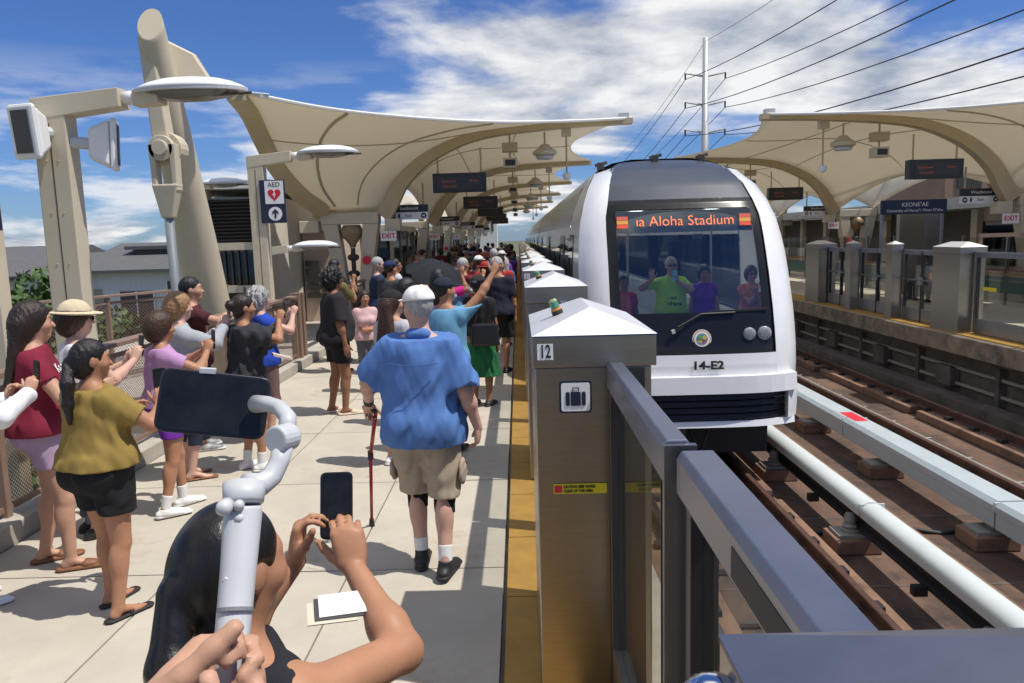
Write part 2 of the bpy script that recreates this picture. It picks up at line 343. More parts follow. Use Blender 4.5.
# conduits laid like a ladder on the deck
CON = mat('grey_conduit', (.36, .34, .30), .55, metal=.3, var=.15, scale=10)
t = thing('conduit_ladder', 'pair of grey pipes with cross bars lying on the deck between tracks', 'conduit', (6.0, 15, -1.45))
for x in (5.82, 6.40):
    z = -1.27 if x > 6.1 else -1.36
    part('pipe', MB().tube([(x, yq, z + .004 * math.sin(yq * 3)) for yq in np.arange(-2, 45, .5)], .032, 8), CON, t, smooth=True)
for ky in np.arange(3, 40, 1.15):
    part('cross_bar', MB().bar((5.55, ky, -1.405), (6.62, ky, -1.33), .05, .04), CON, t)
    part('pin', MB().tube([(6.05, ky + .5, -1.45), (6.05, ky + .5, -1.27)], .011, 6), BLACK, t)
for ky in np.arange(-2, 40, 1.85):
    part('deck_joint', box(.45, 8.98, ky, ky + .035, -1.449, -1.446), UNDERC, gw)
# cables across
for i, (ky, lb) in enumerate(((6.2, 'black cable crossing the deck nearest the steel door cabinets'), (8.6, 'black cable crossing the deck under the grey power rail'))):
    tag(part('track_cable', MB().tube([(2.9 + k * .16, ky + .06 * math.sin(k * .9), -1.425 + .02 * math.sin(k * 2)) for k in range(26)], .028, 7), BLACK, None, smooth=True), lb, 'cable')
# conduit and cable inside the near track, seen through the gate glass
t = thing('track_conduit', 'thin double steel conduit on the deck behind the near glass gate', 'conduit', (2.2, 3, -1.45))
for x in (2.16, 2.24): part('pipe', MB().tube([(x, -2, -1.37), (x, 40, -1.37)], .018, 7), STEEL, t, smooth=True)
for ky in np.arange(1.0, 12, 1.1): part('clamp_bar', MB().bar((1.9, ky, -1.405), (2.75, ky, -1.405), .05, .03), STEEL, t)
rb = thing('track_equipment', 'small red track equipment box on the deck behind the glass gate', 'equipment', (1.96, 2.55, -1.45))
part('box', box(1.86, 2.06, 2.45, 2.66, -1.45, -1.05), REDP, rb, bevel=.03); part('bracket', box(2.06, 2.2, 2.5, 2.72, -1.45, -1.2), BLACK, rb)
# darker drains / cable tray under far platform
t = thing('cable_tray', 'pipes and junction boxes mounted in the shade under the far platform', 'pipes', (8.9, 15, -1.2))
for z in (-1.12, -.8): part('pipe', MB().tube([(8.93, -2, z), (8.93, 70, z)], .04, 7), CON, t)
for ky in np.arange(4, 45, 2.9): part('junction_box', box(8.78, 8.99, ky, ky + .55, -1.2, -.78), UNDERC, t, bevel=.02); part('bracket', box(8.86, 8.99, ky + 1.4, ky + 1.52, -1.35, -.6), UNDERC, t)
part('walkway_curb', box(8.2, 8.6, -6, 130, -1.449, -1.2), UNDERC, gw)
part('drain_ledge', box(4.2, 4.5, -6, 130, -1.449, -1.38), PLINTH, gw)
# ================================================================ far platform
RX = 8.42
rp = part('far_platform', box(RX, 17.0, -3, 96, -.38, -.02), CONC2, None, base=(12, 0, -.38)); tag(rp, kind='structure')
part('platform_paving', box(RX + .65, 17.0, -3, 96, -.019, 0), CONC, rp)
yy = 5.
while yy < 60:
    o = link('tactile_tile', ym, None, rp); o.location = Vector((RX + .34, yy, .004)) - wloc(rp); yy += .9
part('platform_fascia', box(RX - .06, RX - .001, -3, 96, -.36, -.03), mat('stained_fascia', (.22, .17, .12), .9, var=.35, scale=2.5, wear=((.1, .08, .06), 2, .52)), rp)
# ================================================================ ground, sea, mountain
gmat = mat('town_ground', (.16, .15, .10), .95, var=.4, scale=.02, col2=(.10, .13, .05))
gr = MB().grid(lambda u, v: (u, v, -12), np.linspace(-3000, 3000, 13), np.linspace(-300, 4000, 13)).build('ground', gmat, None, base=(0, 0, -12)); tag(gr, kind='structure')
seam = mat('sea_water', (.015, .07, .14), .25, var=.1, scale=.002)
se = MB().grid(lambda u, v: (u, v, -14), np.linspace(-60000, 60000, 3), np.linspace(-2000, 60000, 3)).build('sea', seam, None, base=(0, 0, -14)); tag(se, kind='structure')
mm = mat('hazy_mountain', (.16, .22, .33), 1, var=.1, scale=.002)  # blue of distant haze is put into the base colour
mt = MB().grid(lambda u, v: (-11500 + u * 3000, 14000 + v * 900, -20 + 270 * max(0, 1 - abs(u) ** .8) * (1 - v * v) * (1 + .25 * math.sin(u * 19) + .12 * math.sin(u * 47))), np.linspace(-1, 1, 40), np.linspace(-1, 1, 9)).build('mountain', mm, None, smooth=True); tag(mt, kind='structure')
# ================================================================ platform screen: cabinets and gates
LUG = [(-.5, -.5)]
def cabinet(yc, label, number=None, lug=False, lens=.92, scene_x=0.05, x1=.52, mirror=False, detail=True, parts=True):
    x0 = scene_x; x1 = scene_x + x1 if not mirror else scene_x + x1
    ya, yb = yc, yc + lens; z1, z2 = 1.53, 1.665
    t = thing('door_cabinet', label, 'cabinet', ((x0 + x1) / 2, (ya + yb) / 2, 0), 'steel door cabinets along the platform edges')
    part('body', box(x0 + .005, x1 - .02, ya + .012, yb - .012, .004, z1), STEEL, t, bevel=.006)
    part('head_band', box(x0 - .004, x1, ya, yb, z1 + .002, z2), STEEL, t, bevel=.004)
    xm = (x0 + x1) / 2; rz = z2 + .105
    r0, r1 = ya + .20, yb - .20
    part('roof', MB().add([(x0 - .006, ya - .004, z2 + .003), (x1 + .004, ya - .004, z2 + .003), (x1 + .004, yb + .004, z2 + .003), (x0 - .006, yb + .004, z2 + .003), (xm, r0, rz), (xm, r1, rz)],
                          [(0, 1, 4), (1, 2, 5, 4), (2, 3, 5), (3, 0, 4, 5), (3, 2, 1, 0)]), mat('bright_steel_roof', (.80, .80, .81), .42, metal=.55, var=.05, scale=6), t, bevel=.003)
    # beacon lamp on the left slope
    if lug or detail:
        bx = x0 + .13; by = ya + .40; bz = z2 + .105 * (.13 / .26); nb = Vector((-.37, 0, .93)); pb = Vector((bx, by, bz))
        for nm, h0, h1, ra, rb_, m_ in (('beacon_base', -.004, .022, .027, .027, BLACK), ('beacon_ring', .0225, .034, .026, .024, mat('amber_lens', (.55, .22, .06), .3, var=0)), ('beacon_lens', .0345, .066, .021, .022, mat('green_lens', (.07, .24, .15), .2, var=.1)), ('beacon_cap', .0665, .078, .022, .016, mat('pale_green_cap', (.30, .36, .20), .3, var=0))):
            part(nm, MB().tube([pb + nb * h0, pb + nb * h1], [ra, rb_], 14), m_, t)
    fy = ya + .009
    if number:
        part('number_plate', box(x0 + .018, x0 + .085, ya - .004, ya - .0015, z2 - .098, z2 - .03), WHITEP, t)
        text('number', number, .078, (x0 + .0515, ya - .005, z2 - .064), (1, 0, 0), (0, 0, 1), BLACK, t, sx=.62, bold=.0015)
    if lug:
        cxs, czs = x0 + .177, z2 - .262
        def rr(w, h, r_): return [(sx * (w - r_) + r_ * math.cos(a), sz * (h - r_) + r_ * math.sin(a)) for sx, sz, a0 in ((1, 1, 0), (-1, 1, 90), (-1, -1, 180), (1, -1, 270)) for a in np.radians([a0, a0 + 45, a0 + 90])]
        part('luggage_sign', flat(rr(.069, .069, .012), (cxs, fy - .0005, czs), (1, 0, 0), (0, 0, 1)), NAVY, t)
        part('sign_face', flat(rr(.061, .061, .009), (cxs, fy - .003, czs), (1, 0, 0), (0, 0, 1)), WHITEP, t)
        y3 = fy - .0055
        part('suitcase_icon', flat(rr(.021, .030, .002), (cxs, y3, czs - .007), (1, 0, 0), (0, 0, 1)), NAVY, t)
        for sg in (-1, 1): part('suitcase_icon', flat(rr(.0085, .030, .006), (cxs + sg * .034, y3, czs - .007), (1, 0, 0), (0, 0, 1)), NAVY, t)
        for a in ((-.014, .026, .004, .016), (.010, .026, .004, .016), (-.014, .038, .028, .004)):
            part('suitcase_handle', box(cxs + a[0], cxs + a[0] + a[2], y3, y3 + .001, czs + a[1], czs + a[1] + a[3]), NAVY, t)
        zc = z2 - .665
        part('caution_label', box(x0 + .075, x0 + .305, fy - .004, fy - .001, zc - .022, zc + .022), mat('yellow_label', (.72, .60, .02), .5, var=0), t)
        part('caution_symbol', box(x0 + .079, x0 + .112, fy - .0055, fy - .0042, zc - .016, zc + .016), REDP, t)
        text('caution_text', 'CAUTION: KEEP HANDS', .0175, (x0 + .118, fy - .0055, zc + .009), (1, 0, 0), (0, 0, 1), BLACK, t, 'LEFT', sx=.72, bold=.0005)
        text('caution_text', 'CLEAR OF THIS AREA', .0175, (x0 + .118, fy - .0055, zc - .010), (1, 0, 0), (0, 0, 1), BLACK, t, 'LEFT', sx=.76, bold=.0005)
        part('panel_gap', box(x0 + .33, x0 + .47, ya - .0012, ya + .02, .01, z1 - .008), BLACK, t)
    return t
def gate(x, ya, yb, label, zt=1.555, red=False, near=False, w=.085, mull=True):
    t = thing('glass_gate', label, 'gate', (x, (ya + yb) / 2, 0), 'glass platform gates')
    part('top_rail', MB().prism([(x - w / 2, zt - .02), (x - w / 2 + .012, zt), (x + w / 2 - .02, zt), (x + w / 2, zt - .03), (x + w / 2, zt - .11), (x - w / 2, zt - .11)], ya, yb), RAILTOP, t, bevel=.004)
    part('bottom_rail', box(x - .03, x + .03, ya, yb, .02, .30), STEELD, t)
    for e, d in ((ya, .06), (yb - .06, .06)):
        part('stile', box(x - .031, x + .031, e, e + d, .301, zt - .111), STEELD, t)
    if mull:
        for e in (ya + .062, yb - .072): part('seal', box(x - .034, x + .034, e, e + .01, .301, zt - .112), BLACK, t)
    part('glass_pane', box(x - .006, x + .006, ya + .074, yb - .074, .302, zt - .113), GLASS, t)
    return t
cabinet(3.2, 'steel cabinet numbered 12 with suitcase sign', '12', True)
ORD = ['first', 'second', 'third', 'fourth', 'fifth', 'sixth', 'seventh', 'eighth', 'ninth', 'tenth', 'eleventh', 'twelfth', 'thirteenth', 'fourteenth', 'fifteenth', 'sixteenth', 'seventeenth', 'eighteenth', 'nineteenth', 'twentieth', 'twenty-first', 'twenty-second']
names = {6.42: 'steel cabinet behind the cabinet numbered 12', 9.65: 'small steel cabinet numbered 11 along the platform edge'}
k = 0
for yc in np.arange(6.42, 72, 3.23):
    lab = names.get(round(float(yc), 2))
    if lab is None: lab = 'hip roofed steel cabinet, %s after the one numbered 12' % ORD[k]
    cabinet(float(yc), lab, '11' if k == 1 else ('10' if k == 3 else None), detail=yc < 20); k += 1
c13 = cabinet(-.12, 'steel cabinet with blue grey roof at the end of the near glass gate', None, False, lens=.865, scene_x=.2)
[c for c in c13.children if c.name.startswith('roof')][0].data.materials[0] = RAILTOP  # tone of reflected sky put into this roof through a darker bluish metal
part('chrome_dome', MB().lathe((.178, .70, 1.60), [(.035, 0), (.035, .02), (.031, .034), (.02, .046), (.008, .05)], 18), mat('chrome', (.8, .8, .82), .12, metal=1, var=0), c13, smooth=True)
g1 = gate(.40, 1.93, 3.19, 'dark framed glass gate joined to the cabinet numbered 12', 1.553)
part('end_cap', box(.358, .442, 1.905, 1.928, .05, 1.545), STEELD, g1)
g2 = gate(.435, .80, 1.86, 'glass gate with black number plate on its rail beside the red box', 1.545, w=.11)
part('number_plate', box(.3785, .3805, 1.0, 1.36, 1.445, 1.505), BLACK, g2)
for k, yc in enumerate(np.arange(6.42, 60, 3.23)):
    wh = 'between the cabinet numbered 12 and the next' if k == 0 else 'between the %s and %s cabinets after number 12' % (ORD[k - 1], ORD[k])
    gate(.36, yc - 2.30 + .02, yc - 1.17, 'nearer glass gate half ' + wh); gate(.36, yc - 1.15, yc - .02, 'farther glass gate half ' + wh)
# far platform screen
def post(x, y, label):
    t = thing('gate_post', label, 'post', (x, y, 0), 'gate posts on the far platform')
    part('shaft', box(x - .13, x + .13, y - .15, y + .15, .004, 1.70), STEEL, t, bevel=.01)
    part('cap', MB().add([(x - .14, y - .16, 1.702), (x + .14, y - .16, 1.702), (x + .14, y + .16, 1.702), (x - .14, y + .16, 1.702), (x, y, 1.78)], [(0, 1, 4), (1, 2, 4), (2, 3, 4), (3, 0, 4), (3, 2, 1, 0)]), MATS['bright_steel_roof'], t)
    return t
rx = RX + .06
rc = []
for yc, lab in ((14.9, 'bright topped steel cabinet on the far platform beside yellow edge'), (21.9, 'steel cabinet on the far platform half hidden by the train nose')):
    cabinet(yc, lab, None, False, lens=1.0, scene_x=rx, detail=False)
for kq, yc in enumerate((28.9, 35.9, 42.9, 49.9)): cabinet(yc, 'far platform steel cabinet, %s behind the one the train nose half hides' % ORD[kq], None, False, lens=1.0, scene_x=rx, detail=False)
post(rx + .15, 17.8, 'slim steel gate post on the far platform next to the bright topped cabinet'); post(rx + .15, 20.0, 'slim steel gate post on the far platform next to the half hidden cabinet')
for (a, b, lab) in ((16.0, 17.62, 'far platform glass gate right behind the bright topped cabinet'), (18.0, 19.82, 'far platform glass gate between the two slim steel posts'), (20.2, 21.85, 'far platform glass gate next to the half hidden cabinet'),
                    (12.9, 14.85, 'far platform glass gate with yellow mark and red latch'), (10.6, 12.8, 'widest far platform glass gate beyond the red latch')):
    t = gate(rx + .3, a, b, lab, 1.58, w=.07)
    if b < 22 and a > 15.5:
        part('mullion', box(rx + .265, rx + .335, (a + b) / 2 - .03, (a + b) / 2 + .03, .02, 1.55), BLACK, t); part('push_bar', MB().tube([(rx + .24, a + .05, .92), (rx + .24, b - .05, .92)], .022, 8), STEEL, t); part('latch', box(rx + .22, rx + .26, (a + b) / 2 - .06, (a + b) / 2 + .06, .82, .98), STEELD, t)
    if a == 12.9:
        part('yellow_mark', box(rx + .292, rx + .2935, 14.2, 14.6, .85, .92), MATS['yellow_label'], t); part('red_latch', box(rx + .22, rx + .29, 12.92, 13.05, .9, 1.08), REDP, t)
# ================================================================ left railing
WIRE = mat('brown_mesh_wire', (.17, .115, .085), .6, var=.1)
def mesh_infill(x, ya, yb, z0, z1, step=.034):
    m = MB(); w = yb - ya; h = z1 - z0; th = .0035
    for sg in (1, -1):
        c = -h
        while c < w:
            a = max(0, c); b = min(w, c + h)
            if b - a > .01:
                za, zb = a - c, b - c
                if sg < 0: za, zb = h - za, h - zb
                p, q = Vector((x, ya + a, z0 + za)), Vector((x, ya + b, z0 + zb)); n = (q - p).normalized().cross(Vector((1, 0, 0))) * th
                e = Vector((.004 * sg, 0, 0))
                m.add([p - n + e, p + n + e, q + n + e, q - n + e], [(0, 1, 2, 3)])
            c += step
    return m
def railing(xa, xb, y0, y1, n, label, base=.15, ht=1.22, step=.034):
    t = thing('railing', label, 'railing', ((xa + xb) / 2, (y0 + y1) / 2, base - .001))
    for i in range(n + 1):
        f = i / n; x = xa + (xb - xa) * f; y = y0 + (y1 - y0) * f
        part('post', box(x - .035, x + .035, y - .03, y + .03, base, ht - .041), BROWN, t)
        if i < n:
            f2 = (i + 1) / n; x2 = xa + (xb - xa) * f2; y2 = y0 + (y1 - y0) * f2
            part('top_rail', MB().hexa([(x - .075, y + .002, ht - .04), (x + .075, y + .002, ht - .04), (x2 + .075, y2 - .002, ht - .04), (x2 - .075, y2 - .002, ht - .04), (x - .075, y + .002, ht), (x + .075, y + .002, ht), (x2 + .075, y2 - .002, ht), (x2 - .075, y2 - .002, ht)]), BROWN, t, bevel=.004)
            for zz_ in (base + .06, ht - .13): part('cross_rail', MB().bar((x, y + .03, zz_), (x2, y2 - .03, zz_), .03, .04), BROWN, t)
            mi = mesh_infill(0, y + .035, y2 - .035, base + .08, ht - .15, step)
            mi.v = [(x + (x2 - x) * ((p[1] - y) / (y2 - y)) + p[0], p[1], p[2]) for p in mi.v]
            tag(part('mesh_infill', mi, WIRE, t), kind='stuff')
    return t
railing(-3.82, -3.82, 2.4, 12.9, 7, 'brown mesh railing on the concrete kerb behind the people with phones')
t = thing('rail_end_post', 'pair of thick brown posts closing the end of the mesh railing', 'post', (-3.82, 13.0, .15))
for yq in (13.0, 13.25): part('post', box(-3.9, -3.74, yq - .06, yq + .06, .151, 1.25), BROWN, t)
railing(-7.2, -5.6, 11.2, 14.6, 3, 'brown mesh railing of the side walkway below the tilted mast', base=-.05, ht=1.35, step=.06)
railing(-3.95, -3.95, 15.5, 19.5, 2, 'short brown railing beside the station house entrance', base=-.02, ht=1.15, step=.06)
wk = part('side_walkway', box(-9.6, -4.28, 10.5, 26, -.5, -.06), CONC2, None, base=(-7, 18, -.5)); tag(wk, kind='structure')
# ================================================================ lamp posts
def lamp_post(x, y, top, arm, label, w=.27):
    t = thing('lamp_post', label, 'lamp post', (x, y, 0), 'tan lamp posts')
    d = .09
    part('post', box(x - w / 2, x + w / 2, y - d, y + d, -.3, top - .01), TAN, t, bevel=.008)
    part('post_seam', box(x - .004, x + .004, y - d - .003, y - d + .001, -.2, top - .2), LOUV, t)
    for zq_ in np.arange(top - .5, .4, -.42):
        for sx_ in (-.05, .05): part('rivet', MB().lathe((x + sx_, y - d - .001, zq_), [(.009, .003), (.007, -.004)], 8, 'y'), TAND, t)
    rise = .07; e_ = d + .004
    part('arm', MB().hexa([(x - w / 2 - .004, y - e_, top - .17), (x - w / 2 - .004, y + e_, top - .17), (x + arm * .55, y + e_, top - .15 + rise), (x + arm * .55, y - e_, top - .15 + rise), (x - w / 2 - .004, y - e_, top + .004), (x - w / 2 - .004, y + e_, top + .004), (x + arm * .55, y + e_, top + rise), (x + arm * .55, y - e_, top + rise)]), TAN, t, bevel=.006)
    zc = top - .075 + rise
    xe = x + arm * .55
    part('arm_sleeve', MB().tube([(xe, y, zc), (xe + .12, y, zc + .01)], .055, 14), WHITE, t, smooth=True)
    part('arm_bracket', MB().hexa([(xe + .10, y - .07, zc - .07), (xe + .10, y + .07, zc - .07), (xe + .32, y + .10, zc - .05), (xe + .32, y - .10, zc - .05), (xe + .10, y - .07, zc + .06), (xe + .10, y + .07, zc + .06), (xe + .32, y + .10, zc + .08), (xe + .32, y - .10, zc + .08)]), TAN, t, bevel=.008)
    hx = xe + .14
    def head(u, v):
        a = 2 * math.pi * u; cx_ = hx + .42; rx_, ry_ = .46, .21
        return (cx_ + rx_ * v * math.cos(a), y + ry_ * v * math.sin(a), zc + .05 + .09 * (1 - v ** 3))
    hd = part('lamp_head', MB().grid(head, np.linspace(0, 1, 29), [0.01, .3, .55, .75, .9, 1.0]), WHITE, t, smooth=True, solid=.02)
    part('lamp_rim', MB().add([(hx + .42 + .465 * math.cos(a), y + .215 * math.sin(a), zc + .03) for a in np.linspace(0, 2 * math.pi, 28, endpoint=False)] + [(hx + .42 + .465 * math.cos(a), y + .215 * math.sin(a), zc + .052) for a in np.linspace(0, 2 * math.pi, 28, endpoint=False)],
                              [tuple(range(28))] + [(i, (i + 1) % 28, 28 + (i + 1) % 28, 28 + i) for i in range(28)]), GREYP, t)
    part('lamp_lens', MB().grid(lambda u, v: (hx + .42 + .40 * v * math.cos(2 * math.pi * u), y + .17 * v * math.sin(2 * math.pi * u), zc + .028 - .07 * (1 - v ** 2.5)), np.linspace(0, 1, 25), [.01, .4, .7, .9, 1]), mat('smoky_lens', (.15, .145, .14), .15, var=.1), t, smooth=True)
    part('louver_rod', MB().tube([(hx + .62, y - .05, zc + .0), (hx + .95, y - .1, zc - .0)], .012, 6), LOUV, t)
    return t
lamp_post(-3.80, 6.5, 3.31, 1.07, 'tan lamp post carrying two loudspeakers on its shaft')
aed = lamp_post(-3.98, 12.0, 3.42, 1.0, 'tan lamp post with heart sign beside the canopy', w=.24)
lamp_post(-6.65, 15.5, 3.28, .5, 'lamp post standing behind the tilted mast by the station house', w=.2)
lamp_post(-5.2, 15.6, 2.0, 1.0, 'low lamp post hidden behind the heart sign post', w=.18)
# AED sign
t = thing('aed_sign', 'white and navy sign with a red heart on the lamp post', 'sign', (-3.72, 11.9, 2.35))
SX, SY = -3.72, 11.88
part('panel', box(SX - .20, SX + .18, SY, SY + .03, 2.41, 3.06), NAVY, t)
part('white_field', box(SX - .12, SX + .165, SY - .004, SY - .001, 2.70, 3.045), WHITEP, t)
text('lettering', 'AED', .10, (SX + .022, SY - .005, 2.985), (1, 0, 0), (0, 0, 1), BLACK, t)
hp = [(.0, -.10)] + [(.105 * math.sin(a) ** 3 * .95, .0065 * (13 * math.cos(a) - 5 * math.cos(2 * a) - 2 * math.cos(3 * a) - math.cos(4 * a))) for a in np.linspace(math.pi * .95, -math.pi * .95, 31)]
part('heart', flat(list(reversed(hp)), (SX + .022, SY - .006, 2.84), (1, 0, 0), (0, 0, 1)), REDP, t)
part('bolt_mark', flat([(0, .045), (-.03, -.005), (-.005, -.005), (-.01, -.05), (.028, .012), (.004, .012), (.012, .045)], (SX + .022, SY - .009, 2.835), (1, 0, 0), (0, 0, 1)), WHITEP, t)
part('arrow_disc', disc((SX + .02, SY - .004, 2.55), .105, (1, 0, 0), (0, 0, 1)), WHITEP, t)
part('arrow', flat([(-.014, -.07), (.014, -.07), (.014, .02), (.05, -.012), (.05, .022), (0, .075), (-.05, .022), (-.05, -.012), (-.014, .02)], (SX + .02, SY - .008, 2.55), (1, 0, 0), (0, 0, 1)), NAVY, t)
# loudspeakers
def speaker(loc, rz, tilt, label):
    t = thing('loudspeaker', label, 'loudspeaker', loc, 'loudspeakers on the lamp post'); 
    w, h = .115, .20
    b = MB().hexa([(-w, 0, -h), (w, 0, -h), (w * .45, .17, -h * .6), (-w * .45, .17, -h * .6), (-w, 0, h), (w, 0, h), (w * .45, .17, h * .6), (-w * .45, .17, h * .6)])
    sh = Vector(loc)
    for mbx, nm, m_, bv in ((b, 'housing', WHITE, .03), (box(-w - .012, w + .012, -.05, -.001, -h - .012, h + .012), 'front_frame', WHITE, .03), (box(-w + .035, w - .035, -.058, -.051, -h + .035, h - .035), 'grille', mat('dark_grille', (.09, .09, .095), .7, var=.1, bump=.5, bscale=200), 0), (MB().tube([(0, .15, 0), (0, .30, .0)], .05, 10), 'mount', GREYP, 0)):
        mbx.v = [tuple(Vector(p) + sh) for p in mbx.v]; part(nm, mbx, m_, t, bevel=bv)
    t.rotation_euler = (tilt, 0, rz); return t
speaker((-3.86, 6.22, 3.02), R(-14), R(5), 'white loudspeaker with grey grille facing us on the lamp post')
speaker((-3.40, 6.6, 2.95), R(112), R(3), 'white loudspeaker seen from the side on the lamp post')
# navy sign at left edge of frame
t = thing('edge_sign', 'navy sign panel hanging left of the lamp post', 'sign', (-4.0, 6.0, 2.3))
part('panel', box(-4.5, -4.02, 6.0, 6.03, 2.25, 2.62), NAVY, t); part('post', box(-4.35, -4.13, 6.06, 6.2, -.3, 3.3), TAN, t)
# ================================================================ tilted mast
t = thing('canopy_mast', 'thick tan tubular mast tilted over the railing with cable clevis', 'mast', (-4.3, 10.0, -.5))
b1 = Vector(atY(150, 24, 9.3)); bm_ = Vector(atY(212, 318, 10.9)); b0 = bm_ + (bm_ - b1) * .42
ax = (b1 - b0).normalized()
mt_ = MB().tube([b0, b0.lerp(b1, .25), b0.lerp(b1, .5), b0.lerp(b1, .75), b0.lerp(b1, .985), b1], [.31, .29, .265, .215, .15, .145], 32, caps=False)
for i_ in range(-64, 0): mt_.v[i_] = tuple(Vector(mt_.v[i_]) + ax * (mt_.v[i_][1] - b1.y) * 1.1)
mt_.f.append(tuple(range(len(mt_.v) - 32, len(mt_.v))))
o_ = part('tube', mt_, TAN, t, smooth=True); o_.data.polygons[-1].use_smooth = False
pl = b0.lerp(b1, .86)
part('lug_plate', MB().hexa([(pl.x - .05, pl.y - .30, 3.05), (pl.x + .16, pl.y - .30, 3.05), (pl.x + .16, pl.y - .10, 3.05), (pl.x - .05, pl.y - .10, 3.05), (pl.x - .14, pl.y - .30, 4.55), (pl.x + .02, pl.y - .30, 4.55), (pl.x + .02, pl.y - .1, 4.55), (pl.x - .14, pl.y - .1, 4.55)]), TAN, t, bevel=.02)
part('upper_lug', MB().hexa([(pl.x + .1, pl.y - .05, 3.9), (pl.x + .62, pl.y + .1, 3.95), (pl.x + .62, pl.y + .2, 3.95), (pl.x + .1, pl.y + .08, 3.9), (pl.x + .0, pl.y - .05, 4.6), (pl.x + .35, pl.y + .1, 4.42), (pl.x + .35, pl.y + .2, 4.42), (pl.x + .0, pl.y + .08, 4.6)]), TAN, t, bevel=.02)
pc = Vector((pl.x + .06, pl.y - .2, 3.25))
for r_, yo in ((.20, 0), (.15, -.12), (.09, -.16)): part('pin', MB().lathe((pc.x, pc.y - .02 + yo - .04, pc.z), [(r_, 0), (r_, .22 if r_ > .17 else .08)], 20, 'y'), TAN, t, bevel=.008)
for sx_ in (-.13, .11): part('clevis_arm', MB().hexa([(pc.x + sx_, pc.y - .18, pc.z - .5), (pc.x + sx_ + .05, pc.y - .18, pc.z - .5), (pc.x + sx_ + .05, pc.y - .02, pc.z - .5), (pc.x + sx_, pc.y - .02, pc.z - .5), (pc.x + sx_ - .02, pc.y - .18, pc.z + .05), (pc.x + sx_ + .06, pc.y - .18, pc.z + .05), (pc.x + sx_ + .06, pc.y - .02, pc.z + .05), (pc.x + sx_ - .02, pc.y - .02, pc.z + .05)]), TAN, t, bevel=.01)
part('clevis', MB().hexa([(pc.x - .07, pc.y - .16, pc.z - .82), (pc.x + .07, pc.y - .16, pc.z - .82), (pc.x + .07, pc.y - .04, pc.z - .82), (pc.x - .07, pc.y - .04, pc.z - .82), (pc.x - .14, pc.y - .2, pc.z - .42), (pc.x + .17, pc.y - .2, pc.z - .42), (pc.x + .17, pc.y, pc.z - .42), (pc.x - .14, pc.y, pc.z - .42)]), TAN, t, bevel=.02)
part('tension_rod', MB().tube([(pc.x, pc.y - .1, pc.z - .8), (pc.x + .02, pc.y - .1, -.5)], .055, 12), mat('grey_rod', (.17, .19, .205), .55, var=.08), t, smooth=True)
# ================================================================ canopies
CXM = 9.16
def mir(p, m): return (CXM - p[0], p[1], p[2]) if m else tuple(p)
def interp(pts, s):
    pts = np.array(pts, float); d = np.r_[0, np.cumsum(np.linalg.norm(np.diff(pts, axis=0), axis=1))]; d /= d[-1]
    return np.array([np.interp(s, d, pts[:, i]) for i in range(pts.shape[1])])
def smoothc(pts, n=24):   # Catmull-Rom through pts
    P = [np.array(p, float) for p in pts]; P = [2 * P[0] - P[1]] + P + [2 * P[-1] - P[-2]]; out_ = []
    for i in range(1, len(P) - 2):
        for t_ in np.linspace(0, 1, n, endpoint=False):
            a, b, c, d = P[i - 1:i + 3]; out_.append(.5 * (2 * b + (c - a) * t_ + (2 * a - 5 * b + 4 * c - d) * t_ ** 2 + (3 * b - a - 3 * c + d) * t_ ** 3))
    out_.append(P[-2]); return np.array(out_)
RIB = smoothc([(-3.62, 2.85), (-3.39, 3.14), (-2.97, 3.76), (-2.18, 4.36), (-.89, 4.82), (1.14, 4.98), (2.96, 5.0)], 8)
LC = smoothc([(-4.95, 20.0, 2.85), (-4.98, 19.8, 3.05), (-5.28, 19.0, 3.39), (-5.47, 18.0, 3.9), (-5.47, 17, 4.44), (-5.29, 15.8, 4.76), (-5.09, 14.5, 4.87)], 8)
AB = smoothc([(-5.09, 14.5, 4.87), (-3.62, 15.5, 4.67), (-1.99, 16.6, 4.61), (-.34, 17.8, 4.66), (1.32, 19.0, 4.81), (2.96, 20.0, 4.98)], 8)
RIBL = smoothc([(-4.95, 2.85), (-5.1, 3.3), (-5.4, 3.9), (-5.9, 4.4), (-6.3, 4.6)], 6)
COLY = [20., 31., 42., 53., 64., 75.]
SEAM = mat('membrane_seam', (.42, .36, .25), .7, var=.05)
def sweep_rib(pts, w, h0, h1):
    m = MB(); n = len(pts); pts = [Vector(p) for p in pts]
    for i, p in enumerate(pts):
        d = (pts[min(i + 1, n - 1)] - pts[max(i - 1, 0)]).normalized(); side = Vector((0, 1, 0)) if abs(d.y) < .7 else Vector((1, 0, 0))
        side = (side - d * side.dot(d)).normalized(); nr = d.cross(side).normalized()
        if nr.z < 0: nr = -nr
        hh = h0 + (h1 - h0) * i / (n - 1)
        m.v += [tuple(p + side * w / 2 - nr * hh), tuple(p - side * w / 2 - nr * hh), tuple(p - side * w / 2), tuple(p + side * w / 2)]
    for i in range(n - 1):
        for k in range(4): k2 = (k + 1) % 4; m.f.append((i * 4 + k, i * 4 + k2, (i + 1) * 4 + k2, (i + 1) * 4 + k))
    m.f += [(3, 2, 1, 0), tuple((n - 1) * 4 + k for k in range(4))]
    return m
